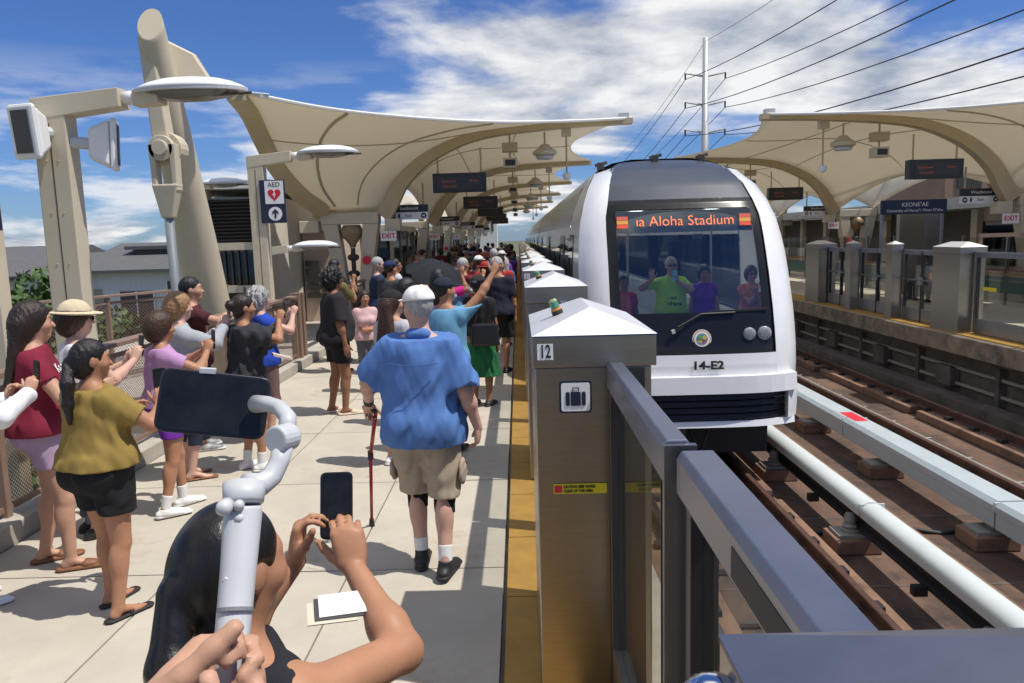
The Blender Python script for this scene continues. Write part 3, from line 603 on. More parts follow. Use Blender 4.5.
def canopy(m, side):
    t = thing('tensile_canopy', ('cream fabric canopy with curved ribs over the far platform' if m else 'cream fabric canopy with curved ribs over the crowded platform'), 'canopy', mir((-4.3, 40, 0), m), 'fabric canopies')
    # end bay
    def end(s, v):
        a = interp(LC, s); q = interp(RIB, s); b = np.array([q[0], 20.0, q[1]])
        p = a * (1 - v) + b * v
        if s > 0:
            ch = interp(AB, v) - (LC[-1] * (1 - v) + AB[-1] * v); p = p + ch * s ** 2.2
            p[1] -= .9 * math.sin(math.pi * v) * math.sin(math.pi * s) * .6; p[2] -= .25 * math.sin(math.pi * v) * math.sin(math.pi * s)
        return mir(p, m)
    S = np.linspace(0, 1, 30); V = np.linspace(0, 1, 30)
    part('membrane', MB().grid(end, S, V), MEMB, t, smooth=True, solid=.012)
    part('edge_cord', MB().tube([Vector(mir(p, m)) + Vector((0, 0, .02)) for p in AB], .035, 6), mat('white_edge', (.75, .74, .70), .5, var=0), t)
    for v in (.22, .58): part('seam', MB().tube([Vector(end(s, v)) - Vector((0, 0, .03)) for s in np.linspace(.05, .99, 16)], .035 if v < .5 else .02, 5), SEAM, t)
    for s in (.55,): part('seam', MB().tube([Vector(end(s, v)) - Vector((0, 0, .02)) for v in np.linspace(.02, .98, 16)], .014, 5), SEAM, t)
    lb = sweep_rib([mir(p, m) for p in LC], .34, .30, .14); part('edge_rib', lb, TAND, t, smooth=False)
    cor = Vector(mir(LC[-1], m))
    for k in range(4): part('corner_cable', MB().tube([cor + Vector(((.15 + .12 * k) * (-1 if m else 1), .1 * k, -.01)), cor + Vector(((-.45 - .05 * k) * (-1 if m else 1), -.5 + .1 * k, .06))], .022, 6), GREYP, t)
    for i, Y in enumerate(COLY):
        part('rib', sweep_rib([mir((p[0], Y, p[1]), m) for p in RIB], .30, .42, .14), TAND, t)
        part('inner_rib', sweep_rib([mir((p[0], Y, p[1]), m) for p in RIBL], .28, .30, .14), TAND, t)
        if i:
            tp = mir((2.96, Y, 5.02), m)
        part('tip_fitting', box(mir((2.75, 0, 0), m)[0] - .12, mir((2.75, 0, 0), m)[0] + .12, Y - .1, Y + .1, 5.0, 5.12), GREYP, t)
        if i < len(COLY) - 1:
            Ya, Yb = Y, COLY[i + 1]
            def bay(s, v, Ya=Ya, Yb=Yb):
                q = interp(RIB, s); b = math.sin(math.pi * v)
                return mir((q[0] - 1.15 * b * s ** 3 , Ya + (Yb - Ya) * v, q[1] + .9 * b * (1 - s) ** 1.5 - .18 * b * s * (1 - s) * 4 + .02), m)
            part('membrane', MB().grid(bay, np.linspace(0, 1, 22), np.linspace(0, 1, 16)), MEMB, t, smooth=True, solid=.012)
            for s in (.35, .62): part('seam', MB().tube([Vector(bay(s, v)) - Vector((0, 0, .02)) for v in np.linspace(.02, .98, 12)], .014, 5), SEAM, t)
            for v in (.5,): part('seam', MB().tube([Vector(bay(s, v)) - Vector((0, 0, .02)) for s in np.linspace(.02, .98, 12)], .014, 5), SEAM, t)
            def bayl(s, v, Ya=Ya, Yb=Yb):
                q = interp(RIBL, s); b = math.sin(math.pi * v)
                return mir((q[0] + .5 * b * s ** 2, Ya + (Yb - Ya) * v, q[1] + .9 * b * (1 - s) ** 1.5 + .02), m)
            part('membrane', MB().grid(bayl, np.linspace(0, 1, 8), np.linspace(0, 1, 12)), MEMB, t, smooth=True, solid=.012)
    for i, Y in enumerate(COLY):
        c = thing('canopy_column', ['tan twin leg canopy column carrying the %s rib of the %s canopy' % (w, 'far' if m else 'near') for w in ('first', 'second', 'third', 'fourth', 'fifth', 'sixth')][i], 'column', mir((-4.28, Y, 0), m), 'canopy columns')
        def P(x, y, z): return mir((x, y, z), m)
        x0, x1 = sorted((P(-5.02, 0, 0)[0], P(-3.55, 0, 0)[0])); part('capital', box(x0, x1, Y - .22, Y + .22, 2.55, 2.84), TAN, c, bevel=.02)
        x0, x1 = sorted((P(-3.4, 0, 0)[0], P(-3.0, 0, 0)[0])); part('bracket_box', box(x0, x1, Y - .16, Y + .16, 2.35, 2.66), TAN, c, bevel=.02)
        x0, x1 = sorted((P(-5.6, 0, 0)[0], P(-5.1, 0, 0)[0])); part('bracket_box', box(x0, x1, Y - .16, Y + .16, 2.35, 2.66), TAN, c, bevel=.02)
        for xa, xb in ((-4.80, -4.42), (-3.76, -4.12)):
            a, b = P(xa, Y, 2.548), P(xb, Y, 0.002)
            part('leg', MB().hexa([(b[0] - .11, Y - .16, b[2]), (b[0] + .11, Y - .16, b[2]), (b[0] + .11, Y + .16, b[2]), (b[0] - .11, Y + .16, b[2]), (a[0] - .2, Y - .2, a[2]), (a[0] + .2, Y - .2, a[2]), (a[0] + .2, Y + .2, a[2]), (a[0] - .2, Y + .2, a[2])]), TAN, c, bevel=.015)
        q = P(-4.28, Y, 2.2)
        part('drain_bowl', MB().lathe((q[0], Y, 1.95), [(.07, 0), (.1, .1), (.28, .32), (.30, .42), (.22, .58)], 16), mat('bronze_bowl', (.30, .21, .11), .5, var=.15), c, smooth=True)
        part('drain_pipe', MB().tube([(q[0], Y, .003), (q[0], Y, 1.94)], .06, 10), LOUV, c)
        for zc in (1.2, 1.62): part('pipe_collar', MB().lathe((q[0], Y, zc), [(.1, 0), (.15, .05), (.15, .12), (.1, .16)], 12), LOUV, c)
canopy(False, 1); canopy(True, -1)
# ================================================================ hanging equipment below the ribs
def hang(x, Y, z, ztop, mb, name, label, cat, parts_, m, group, rods=(-.35, .35)):
    px = mir((x, Y, z), m)[0]
    t = thing(name, label, cat, (px, Y, z), group)
    for i, r_ in enumerate(rods): part('rod', MB().tube([(px + r_, Y, z + .02), (px + r_, Y, ztop)], .025, 8), TAND, t)
    for (nm, b, mt_) in parts_(px): part(nm, b, mt_, t)
    return t
def rz_(x): return float(np.interp(x, RIB[:, 0], RIB[:, 1]))
ordn = ['first', 'second', 'third', 'fourth', 'fifth']
for m in (False, True):
    who = 'far' if m else 'crowded'
    for i, Y in enumerate(COLY[:5]):
        hx = -1.45
        def led(px, Y=Y, i=i):
            o = [('casing', box(px - .68, px + .68, Y - .12, Y + .12, 3.28, 3.76), SIGNB), ('screen', box(px - .55, px + .55, Y - .128, Y - .121, 3.36, 3.66), mat('dark_display', (.03, .028, .03), .3, var=.1))]
            return o
        t = hang(hx, Y, 3.28, rz_(hx) - .28, None, 'departure_display', 'black electronic departure display hanging under the %s rib over the %s platform' % (ordn[i], who), 'display', led, m, 'electronic displays', (-.55, .55))
        px = mir((hx, 0, 0), m)[0]
        if i < 2:
            text('lettering', 'Eastbound', .085, (px - .28, Y - .13, 3.56), (1, 0, 0), (0, 0, 1), emit('dim_led', (.35, .07, .04), .22), t)
            text('lettering', '10 min', .085, (px + .36, Y - .13, 3.56), (1, 0, 0), (0, 0, 1), MATS['dim_led'], t)
            text('lettering', 'Honouliuli', .085, (px - .25, Y - .13, 3.43), (1, 0, 0), (0, 0, 1), MATS['dim_led'], t)
        def way(px, Y=Y): return [('upper_panel', box(px - .52, px + .52, Y - .03, Y + .03, 2.83, 3.02), SIGNB), ('lower_panel', box(px - .52, px + .52, Y - .031, Y + .031, 2.64, 2.828), WHITEP)]
        wx = -2.85
        t = hang(wx, Y + .35, 2.64, rz_(wx) - .3, None, 'direction_sign', '%s exit sign under the %s rib of the %s canopy' % ('Westbound' if m else 'Eastbound', ordn[i], who), 'sign', lambda px, Y=Y: [(a, MB().add([(v[0], v[1] + .35, v[2]) for v in b.v], b.f), c) for a, b, c in way(px, Y)], m, 'direction signs', (-.4, .4))
        px = mir((wx, 0, 0), m)[0]
        if i < 3:
            text('lettering', 'Westbound' if m else 'Eastbound', .115, (px + .02, Y + .317, 2.925), (1, 0, 0), (0, 0, 1), WHITEP, t)
            text('lettering', 'Exit', .11, (px, Y + .316, 2.735), (1, 0, 0), (0, 0, 1), BLACK, t)
            for sx_ in (-1, 1): part('arrow_disc', disc((px + sx_ * .40, Y + .317, 2.735), .07, (1, 0, 0), (0, 0, 1)), BLACK, t); part('arrow', flat([(-.04, 0), (0, .04), (0, .014), (.04, .014), (.04, -.014), (0, -.014), (0, -.04)], (px + sx_ * .40, Y + .312, 2.735), (-sx_, 0, 0), (0, 0, 1) if sx_ < 0 else (0, 0, -1)), WHITEP, t)
            part('pictogram', box(px - .27, px - .22, Y + .314, Y + .318, 2.68, 2.79), BLACK, t)
        # loudspeaker pair
        sx0 = -.15
        t = hang(sx0, Y + .25, 3.86, rz_(sx0) - .2, None, 'ceiling_loudspeaker', 'small loudspeaker hanging next to the display under the %s rib over the %s platform' % (ordn[i], who), 'loudspeaker', lambda px, Y=Y: [('mount', box(px - .2, px + .2, Y + .1, Y + .4, 4.28, 4.5), TAND), ('body', box(px - .18, px + .18, Y + .05, Y + .4, 3.87, 4.12), TAN), ('grille', box(px - .13, px + .13, Y + .04, Y + .049, 3.92, 4.07), SIGNB)], m, 'hanging loudspeakers', (0,))
        dx = .75
        t = hang(dx, Y + .3, 4.25, rz_(dx) - .2, None, 'ceiling_lamp', 'round tan lamp hanging under the %s rib over the %s platform' % (ordn[i], who), 'lamp', lambda px, Y=Y: [('dome', MB().lathe((px, Y + .3, 4.15), [(.18, 0), (.3, .04), (.32, .12), (.2, .2), (.1, .3)], 16), TAN), ('diffuser', MB().lathe((px, Y + .3, 4.08), [(.2, 0), (.24, .069)], 16), GREYP)], m, 'hanging lamps', (0,))
        ex = 1.3
        t = hang(ex, Y + .2, 3.62, rz_(ex) - .2, None, 'security_camera', 'white dome camera on a drop pole under the %s rib over the %s platform' % (ordn[i], who), 'camera', lambda px, Y=Y: [('ceiling_box', box(px - .12, px + .12, Y + .1, Y + .3, 4.62, 4.84), TAN), ('dome', MB().lathe((px, Y + .2, 3.52), [(.02, 0), (.08, .03), (.11, .1), (.11, .16), (.05, .2)], 14), WHITE)], m, 'dome cameras', (0,))
        # exit sign by the column
        cx0 = -3.3
        t = hang(cx0, Y - .25, 2.12, 2.36, None, 'exit_sign', 'white EXIT sign with red letters at the %s column of the %s platform' % (ordn[i], who), 'sign', lambda px, Y=Y: [('panel', box(px - .2, px + .2, Y - .27, Y - .23, 2.10, 2.35), WHITEP)], m, 'exit signs', (0,))
        px = mir((cx0, 0, 0), m)[0]
        if i < 3: text('lettering', 'EXIT', .17, (px, Y - .273, 2.225), (1, 0, 0), (0, 0, 1), REDP, t, bold=.004)
        tag(MB().lathe((mir((-3.89, 0, 0), m)[0], Y - .275, 1.62), [(.11, 0), (.11, .06), (.06, .09)], 14, 'y').build('fire_alarm', REDP, None), 'red round alarm bell at the %s column of the %s platform' % (ordn[i], who), 'alarm', 'alarm bells')
# ================================================================ station house behind left
t = thing('station_house', 'cream station house with dark louvers and window band behind the railing', 'building', (-7.6, 20.5, -.06))
hx0, hx1, hy0, hy1 = -8.35, -5.95, 18.6, 25
part('wall', box(hx0, hx1, hy0 + .3, hy1, -.06, 3.25), BWALL, t)
part('corner_column', box(hx1 - .42, hx1 + .02, hy0 - .05, hy0 + .4, -.06, 3.42), TAN, t)
part('corner_column', box(hx0 + .5, hx0 + .9, hy0 - .05, hy0 + .4, -.06, 3.42), TAN, t)
part('parapet', box(hx0 - .1, hx1 + .12, hy0 - .12, hy1 + .1, 3.43, 3.62), mat('pale_parapet', (.62, .62, .58), .6, var=.05), t)
part('sill_band', box(hx0 + .91, hx1 - .43, hy0 + .02, hy0 + .34, 1.98, 2.16), TAN, t)
part('lower_band', box(hx0 + .91, hx1 - .43, hy0 + .02, hy0 + .34, .95, 1.12), TAN, t)
part('louver_backing', box(hx0 + .91, hx1 - .43, hy0 + .22, hy0 + .29, 2.165, 3.2), LOUV, t)
for z in np.arange(2.2, 3.2, .085): part('louver_slat', MB().bar((hx0 + .92, hy0 + .13, z), (hx1 - .44, hy0 + .13, z), .11, .012, (0, .5, .86)), LOUV, t)
part('window_pane', box(hx0 + .91, hx1 - .43, hy0 + .2, hy0 + .22, 1.125, 1.975), glass('house_glass', (.12, .2, .19), .08), t)
for x in np.linspace(hx0 + 1.2, hx1 - .7, 4): part('mullion', box(x - .02, x + .02, hy0 + .14, hy0 + .195, 1.125, 1.975), LOUV, t)
part('window_pane', box(hx0 + .91, hx1 - .43, hy0 + .24, hy0 + .26, .1, .94), MATS['house_glass'], t)
part('side_wing', box(hx1 + .03, -5.0, 21.2, 30, -.06, 2.4), BWALL2, t); part('side_fascia', box(hx1 + .03, -4.9, 21.05, 30, 2.41, 2.72), mat('pale_parapet', (.6, .6, .6)), t)
part('upper_wall', box(hx1 - 1.0, -5.3, 23, 30, 2.73, 3.4), BWALL, t)
for k in range(5): part('side_louver', box(-5.85 + .0, -5.45, 21.08, 21.18, .6 + k * .22, .74 + k * .22), LOUV, t)
# elevator glass and back walls beneath the canopy
for i, (ya, yb, z, lb) in enumerate(((24.5, 29.5, 2.4, 'glass elevator lobby with steel frame between the first and second columns'), (35, 40, 2.3, 'glass waiting lobby between the second and third columns'), (46, 52, 2.3, 'glass waiting lobby between the third and fourth columns'))):
    t = thing('glass_lobby', lb, 'lobby', (-4.6, (ya + yb) / 2, 0))
    part('back_wall', box(-5.0, -4.85, ya, yb, 0.002, z), BWALL, t); part('front_glass', box(-4.0, -3.98, ya, yb, .1, z), GLASSD, t)
    for yq in np.linspace(ya, yb, 4): part('frame', box(-4.06, -3.94, yq - .05, yq + .05, 0.002, z + .02), STEEL, t)
    part('end_wall', box(-4.84, -4.07, ya, ya + .1, 0.002, z - .02), GLASSD, t); part('roof', box(-5.05, -3.9, ya - .1, yb + .1, z + .021, z + .2), TAN, t)
# distant white tower by the tracks
t = thing('white_tower', 'pale stepped tower block far beyond the end of the platform', 'building', (-9, 210, -12))
for k, (w, z0, z1) in enumerate(((7, -12, 8), (5.5, 8.01, 11), (4, 11.01, 14))): part('tower_storey', box(-12.5, -12.5 + w, 205, 212, z0, z1), mat('pale_concrete', (.68, .66, .60), .8), t)
for k in range(5): part('window', box(-12.2 + k * 1.3, -11.6 + k * 1.3, 204.9, 204.99, 4, 7), LOUV, t)
# ================================================================ far platform back
t = thing('rear_wall', 'beige wall with windows and grey beam behind the far platform', 'wall', (14.8, 30, 0))
WG = mat('grey_beam', (.42, .43, .43), .6)
part('wall', box(15.2, 15.5, 8, 26.0, 0.002, 2.6), BWALL2, t); part('wall_dark', box(15.2, 15.5, 26.01, 75, 0.002, 2.6), mat('shaded_brown_wall', (.09, .07, .055), .8, var=.2), t)  # far stretch of wall: shade put into a darker copy of its colour
part('beam', box(14.2, 15.6, 8, 75, 2.62, 2.98), WG, t)
for yq in np.arange(10, 60, 3.1): part('pilaster', box(15.0, 15.19, yq, yq + .35, 0.002, 2.6), TAN, t)
for yq in np.arange(11, 26, 3.1): part('window_pane', box(15.14, 15.19, yq + .3, yq + 2.0, .8, 2.2), GLASSD, t)
t = thing('wind_screen', 'glass wind screen with green yellow and red stripes on the far platform', 'screen', (12.6, 20, 0))
for yq in np.arange(8, 60, 2.0):
    part('glass_pane', box(12.58, 12.6, yq + .03, yq + 1.97, .1, 1.75), GLASS, t); part('frame', box(12.55, 12.63, yq - .03, yq + .03, 0.002, 1.8), STEELD, t)
    for z0, z1, c in ((.32, .62, (.02, .10, .075)), (.64, .74, (.07, .08, .12)), (.78, .83, (.30, .21, .04)), (.88, .92, (.25, .05, .05))): part('stripe', box(12.54, 12.548, yq + .03, yq + 1.97, z0, z1), mat('stripe_%.2f' % z0, c, .5, var=.05), t)
t = thing('steel_panel', 'tall brushed steel panel standing by the far wall next to name sign', 'panel', (12.0, 24, 0)); part('sheet', box(11.7, 12.45, 23.9, 24.1, 0.002, 2.5), STEEL, t, bevel=.01); part('edge', box(12.46, 12.95, 23.95, 24.1, 0.002, 2.5), STEELD, t)
t = thing('station_name_sign', 'navy station name sign on the far platform', 'sign', (11.6, 20, 2.1))
nx = 10.45
part('panel', box(nx - .86, nx + .86, 20.6, 20.66, 2.42, 2.79), NAVY, t)
for sx_ in (-.8, .8): part('leg', box(nx + sx_ - .03, nx + sx_ + .03, 20.67, 20.73, .002, 2.7), STEELD, t)
text('lettering', 'KEONEʻAE', .15, (nx + .02, 20.595, 2.66), (1, 0, 0), (0, 0, 1), WHITEP, t); text('lettering', 'University of Hawaiʻi–West Oʻahu', .105, (nx + .02, 20.595, 2.51), (1, 0, 0), (0, 0, 1), WHITEP, t)
t = thing('bench', 'dark metal bench behind the gates of the far platform', 'bench', (11.6, 21.5, 0))
part('seat', box(11.45, 11.95, 20.4, 23.2, .40, .46), STEELD, t); part('backrest', box(11.96, 12.02, 20.4, 23.2, .55, .9), STEELD, t)
for yq in (20.6, 22.9): part('leg', box(11.5, 11.9, yq, yq + .08, 0.002, .4), STEELD, t)
t = thing('brown_railing_frame', 'brown railing frame behind the bright topped cabinet on the far platform', 'railing', (10.6, 16.5, 0))
part('top_bar', box(9.75, 11.0, 16.45, 16.53, 1.82, 1.90), BROWN, t)
for x in (9.79, 10.96): part('post', box(x - .035, x + .035, 16.46, 16.52, 0.002, 1.819), BROWN, t)
t = thing('fire_pull', 'red alarm box on the far wall by the exit sign', 'alarm', (12.6, 18.6, 1.55)); part('housing', box(12.5, 12.7, 18.6, 18.75, 1.75, 1.93), REDP, t, bevel=.02); part('post', box(12.58, 12.64, 18.66, 18.72, .002, 1.749), STEELD, t)
t = thing('brick_building', 'reddish brown office block behind the far canopy', 'building', (50, 70, -12))
part('wall', box(36, 60, 66, 80, -12, 7.4), mat('red_brown_block', (.30, .19, .14), .85, var=.12, scale=.6), t); part('roof_band', box(35.8, 60.2, 65.8, 80.2, 7.41, 7.9), BWALL, t)
for r_ in range(4):
    for k in range(8): part('window', box(37 + k * 2.8, 39 + k * 2.8, 65.9, 65.99, -2 + r_ * 2.4, -.6 + r_ * 2.4), LOUV, t)
# ================================================================ power pole and wires
GALV = mat('galvanised_pole', (.46, .47, .47), .5, metal=.3, var=.05)
WR = mat('black_wire', (.03, .03, .035), .6, var=0)
px_, py_ = 19.2, 80.
t = thing('power_pole', 'tall grey steel power pole with paired arms behind the train', 'power pole', (px_, py_, -12))
part('pole', MB().tube([(px_, py_, -12), (px_, py_, 21.3)], [.55, .26], 14), GALV, t, smooth=True)
arms = []
for z in (17.6, 14.8, 12.1):
    for sg in (-1, 1):
        part('arm', MB().tube([(px_, py_, z), (px_ + sg * 2.0, py_, z + .35)], [.13, .07], 8), GALV, t)
        part('insulator', MB().tube([(px_ + sg * 2.0, py_, z + .35), (px_ + sg * 2.0, py_, z - .25)], .09, 8), LOUV, t); arms.append((px_ + sg * 2.0, z - .25))
arms.append((px_, 21.0))
for k, (x, z) in enumerate(arms):
    kk = .00085
    pts = [(x, yq, z - kk * (4900 - (yq - 10) ** 2)) for yq in np.linspace(80, -60, 24)]
    lb = ['lower', 'middle', 'upper']
    nm = 'thin wire from the power pole top' if k == 6 else '%s side wire on the %s arm of the power pole' % (('far platform', 'train')[k % 2 == 0], ('top', 'middle', 'bottom')[k // 2])
    tag(part('power_line', MB().tube(pts, .035 if k < 6 else .022, 5), WR, None), nm, 'wire', 'power lines')
    pts2 = [(x, yq, z - kk * (4900 - (yq - 150) ** 2)) for yq in np.linspace(80, 220, 20)]
    o = part('power_line', MB().tube(pts2, .035 if k < 6 else .022, 5), WR, None); tag(o, nm + ', beyond it', 'wire', 'power lines')
# ================================================================ houses
ROOF = mat('grey_shingle_roof', (.105, .105, .11), .9, var=.15, scale=3, bump=.4, bscale=8, stretch=(1, 1, 4))
HW = mat('white_board_siding', (.66, .66, .65), .8, var=.05, scale=2, stretch=(6, 6, .3))
TEAL = mat('blue_panel', (.22, .36, .42), .7); HT = mat('taupe_panel', (.36, .32, .27), .8)
def house(x0, x1, yf, yb, zr, ze, label, wins, gables=(), panels=()):
    t = thing('house', label, 'house', ((x0 + x1) / 2, (yf + yb) / 2, -12))
    part('wall', box(x0, x1, yf, yb, -12, ze), HW, t)
    ym_ = (yf + yb) / 2
    rf = part('roof', MB().prism([(yf - .7, ze + .0), (yf - .7, ze + .18), (ym_, zr), (yb + .7, ze + .18), (yb + .7, ze)], x0 - .6, x1 + .6, 0), ROOF, t)
    for (a, b, z0, z1, kind) in wins:
        w = part('window', box(a, b, yf - .07, yf - .003, z0, z1), LOUV if kind else mat('window_blue', (.11, .15, .18), .15), t)
        for q in ((a - .08, a), (b, b + .08), ((a + b) / 2 - .04, (a + b) / 2 + .04)): part('frame', box(q[0], q[1], yf - .10, yf - .002, z0, z1), WHITEP, w)
    for (a, b, z0, z1, m_) in panels: part('panel', box(a, b, yf - .05, yf - .002, z0, z1), m_, t)
    for (a, b, d, z1) in gables:
        gx = (a + b) / 2
        gb = part('bay', box(a, b, yf - d, yf - .008, -12, ze - .05), HW, t)
        part('bay_roof', MB().add([(a - .4, yf - d - .5, ze), (b + .4, yf - d - .5, ze), (gx, yf - d - .5, z1), (a - .4, ym_, ze + .2), (b + .4, ym_, ze + .2), (gx, ym_, z1 + .1)], [(0, 1, 2), (0, 2, 5, 3), (1, 4, 5, 2), (0, 3, 4, 1)]), ROOF, gb)
    return t
house(-62, -33.2, 52, 66, 2.5, .15, 'long low house with grey shingle roof above the green trees', [(-36.5, -35.6, -4.2, -2.4, 0), (-40, -39, -4.2, -2.4, 0)])
house(-33, -29.0, 50, 64, 1.9, .35, 'white house with blue panels below its windows', [(-32.6, -31.5, -3.3, -.9, 0), (-30.9, -29.5, -3.3, -.9, 0)], panels=[(-32.6, -31.5, -4.8, -3.4, TEAL), (-30.9, -29.5, -4.8, -3.4, TEAL)])
house(-28.9, -14, 50.6, 64, 2.5, .55, 'white house with dark balcony openings and raised roof vent', [(-26.4, -24.2, -4.0, -.7, 1), (-23.2, -21.4, -4.0, -.1, 1), (-18, -16.8, -3.2, -1.2, 0)], panels=[(-28.85, -27.6, -12, -.5, HT)], gables=())
t = thing('roof_vent', 'dark raised roof vent on top of the white house', 'vent', (-24, 54.5, 1)); part('base', box(-27, -22.6, 54, 58, 1.0, 2.0), ROOF, t); part('cap', box(-27.4, -22.2, 53.6, 58.4, 2.01, 2.25), ROOF, t)
# ================================================================ trees
LEAF = mat('leaf_green', (.055, .115, .022), .6, var=.4, scale=3, col2=(.09, .16, .03)); LEAF2 = mat('leaf_dark_green', (.035, .08, .018), .6, var=.4, scale=3); BARK = mat('bark', (.12, .085, .06), .9, var=.3)
def tree(x, y, z0, zc, rx_, rz__, label, m_, n=2600, ls=.16, seed=1):
    rg = np.random.default_rng(seed); t = thing('tree', label, 'tree', (x, y, z0), 'trees below the platform')
    tr = MB().tube([(x, y, z0), (x + .15, y, (z0 + zc) / 2), (x, y, zc)], [.28, .2, .08], 8)
    for k in range(6):
        a = k * 1.05; tr.tube([(x, y, zc - rz__ * .7), (x + math.cos(a) * rx_ * .4, y + math.sin(a) * rx_ * .4, zc - rz__ * .1), (x + math.cos(a) * rx_ * .75, y + math.sin(a) * rx_ * .75, zc + rz__ * .25)], [.1, .06, .02], 6)
    part('trunk', tr, BARK, t)
    cl = [(rg.normal(0, .45, 3)) for _ in range(26)]; cl = [c / max(1, np.linalg.norm(c)) for c in cl]
    m = MB(); V_ = []; F_ = []
    for i in range(n):
        c = cl[rg.integers(len(cl))]; d = rg.normal(0, 1, 3); d /= np.linalg.norm(d); p = c * .85 + d * .30 * rg.random() ** .35
        p = np.array([x + p[0] * rx_, y + p[1] * rx_, zc + p[2] * rz__])
        a = rg.normal(0, 1, 3); a /= np.linalg.norm(a); b = np.cross(a, d + .4 * rg.normal(0, 1, 3)); b /= np.linalg.norm(b) + 1e-6; s = ls * rg.uniform(.6, 1.3)
        k = len(V_); V_ += [tuple(p - a * s), tuple(p + b * s * .5), tuple(p + a * s), tuple(p - b * s * .5)]; F_.append((k, k + 1, k + 2, k + 3))
    m.v = V_; m.f = F_; tag(part('crown', m, m_, t), kind='stuff')
tree(-12.6, 20, -12, .25, 2.3, 1.4, 'leafy green tree top showing left of the lamp post', LEAF, 4200, .12, 3)
tree(-10.7, 18.2, -12, -.35, 1.9, 1.2, 'low green tree top behind the woman in the straw hat', LEAF2, 3400, .11, 5)
tree(-13.6, 19, -12, -2.2, 2.3, 2.0, 'rounded green tree in front of the white house', LEAF, 3800, .15, 8)
tree(-7.0, 8.4, -12, -1.2, 1.2, 1.1, 'small bright green shrub top seen through the mesh railing', LEAF, 2600, .09, 12)
# ================================================================ train
TC = 2.28
TW = mat('train_white_paint', (.80, .80, .80), .22, var=.02, coat=.5); TB = mat('train_black_mask', (.012, .012, .013), .22, var=.05, spec=.4)
TG = mat('train_grey_roof', (.055, .065, .085), .38, var=.08, scale=3, wear=((.10, .11, .13), 2, .6)); TU = mat('underframe_black', (.02, .02, .02), .7)
WSG = glass('windshield_glass', (.82, .90, .92), .13, .015, 1.3); SWG = glass('side_window_glass', (.10, .12, .14), .22, .03, 1.2)
_wz = [-.38, 0, 1.0, 1.9, 2.4, 2.85, 3.05, 3.2, 3.26]; _wx = [1.42, 1.465, 1.465, 1.44, 1.37, 1.2, 1.06, .82, .45]
def hw(z): return float(np.interp(z, _wz, _wx))
_yz = [-.38, .1, .35, .6, 1.0, 1.6, 2.2, 2.5, 2.8, 3.05, 3.2, 3.26]; _yy = [10.03, 9.98, 9.97, 10.0, 10.1, 10.33, 10.62, 10.82, 11.15, 11.65, 12.2, 12.6]
def yf(z): return float(np.interp(z, _yz, _yy))
def xb(z): return float(np.interp(z, [0, 2.3, 2.8, 3.05, 3.2, 3.26], [1.09, 1.07, .95, .85, .66, .38]))
def front(x, z):   # depth of the nose skin
    u = min(1, abs(x) / hw(z)); return yf(z) + .10 * u ** 2 + .34 * u ** 7
tr = thing('train', 'white driverless train with black windshield mask arriving at the platform', 'train', (TC, 40, -1.14))
def patch(z0, z1, side, nz=14, nx=10, dy=0., m=TW, name='front_panel', x_in=None, x_out=None, solid=0):
    xi = x_in or (lambda z: 0); xo = x_out or hw
    def fn(a, b):
        z = z0 + (z1 - z0) * a; x = (xi(z) + (xo(z) - xi(z)) * b) * side
        return (TC + x, front(x, z) + dy, z)
    return fn, np.linspace(0, 1, nz), np.linspace(0, 1, nx)
def pbuild(name, m, dy, *args, solid=0, parent=None):
    mb = MB()
    for (z0, z1, xi, xo) in args:
        for sd in (-1, 1): mb.grid(*patch(z0, z1, sd, 16, 12, dy, x_in=xi, x_out=xo))
    o = part(name, mb, m, parent or tr, smooth=True); 
    if solid: q = o.modifiers.new('s', 'SOLIDIFY'); q.thickness = solid; q.offset = -1
    return o
c0 = lambda z: 0.
pbuild('nose_frame', TW, -.035, (-.40, 3.26, xb, hw), solid=.0)
pbuild('nose_edge', TW, -.03, (.50, 3.26, lambda z: xb(z) - .004, lambda z: xb(z) + .004))
pbuild('lower_panel', TW, -.033, (.22, .50, c0, xb))
pbuild('mask', TB, 0, (.48, 1.04, c0, lambda z: xb(z) + .03), (2.42, 2.56, c0, lambda z: xb(z) + .03), (1.03, 2.43, lambda z: xb(z) - .14, lambda z: xb(z) + .03))
pbuild('roof_panel', TG, .0, (2.55, 3.26, c0, lambda z: xb(z) + .03))
pbuild('windshield', WSG, .015, (1.02, 2.44, c0, lambda z: xb(z) - .13))
# frame edge strips joining nose frame to mask
# bumper with grille
def bump_box(z0, z1, y0, wx, name, m):
    n = 15; mb = MB(); xs_ = np.linspace(-wx, wx, n)
    f = lambda x: y0 + .22 * (abs(x) / wx) ** 4
    for k in range(n - 1):
        a, b = xs_[k], xs_[k + 1]
        mb.hexa([(TC + a, f(a), z0), (TC + b, f(b), z0), (TC + b, 10.6, z0), (TC + a, 10.6, z0), (TC + a, f(a) + .02, z1), (TC + b, f(b) + .02, z1), (TC + b, 10.6, z1), (TC + a, 10.6, z1)])
    return part(name, mb, m, tr, smooth=False)
bump_box(.0, .225, 9.80, 1.36, 'bumper_shelf', TW)
bump_box(-.375, -.002, 9.94, 1.24, 'grille_recess', TU)
for k in range(4): bump_box(-.355 + k * .088, -.29 + k * .088, 9.86, 1.22, 'grille_louver', mat('gloss_black', (.014, .014, .014), .4, var=0, spec=.3))
bump_box(-.46, -.378, 9.86, 1.36, 'bumper_lip', TW)
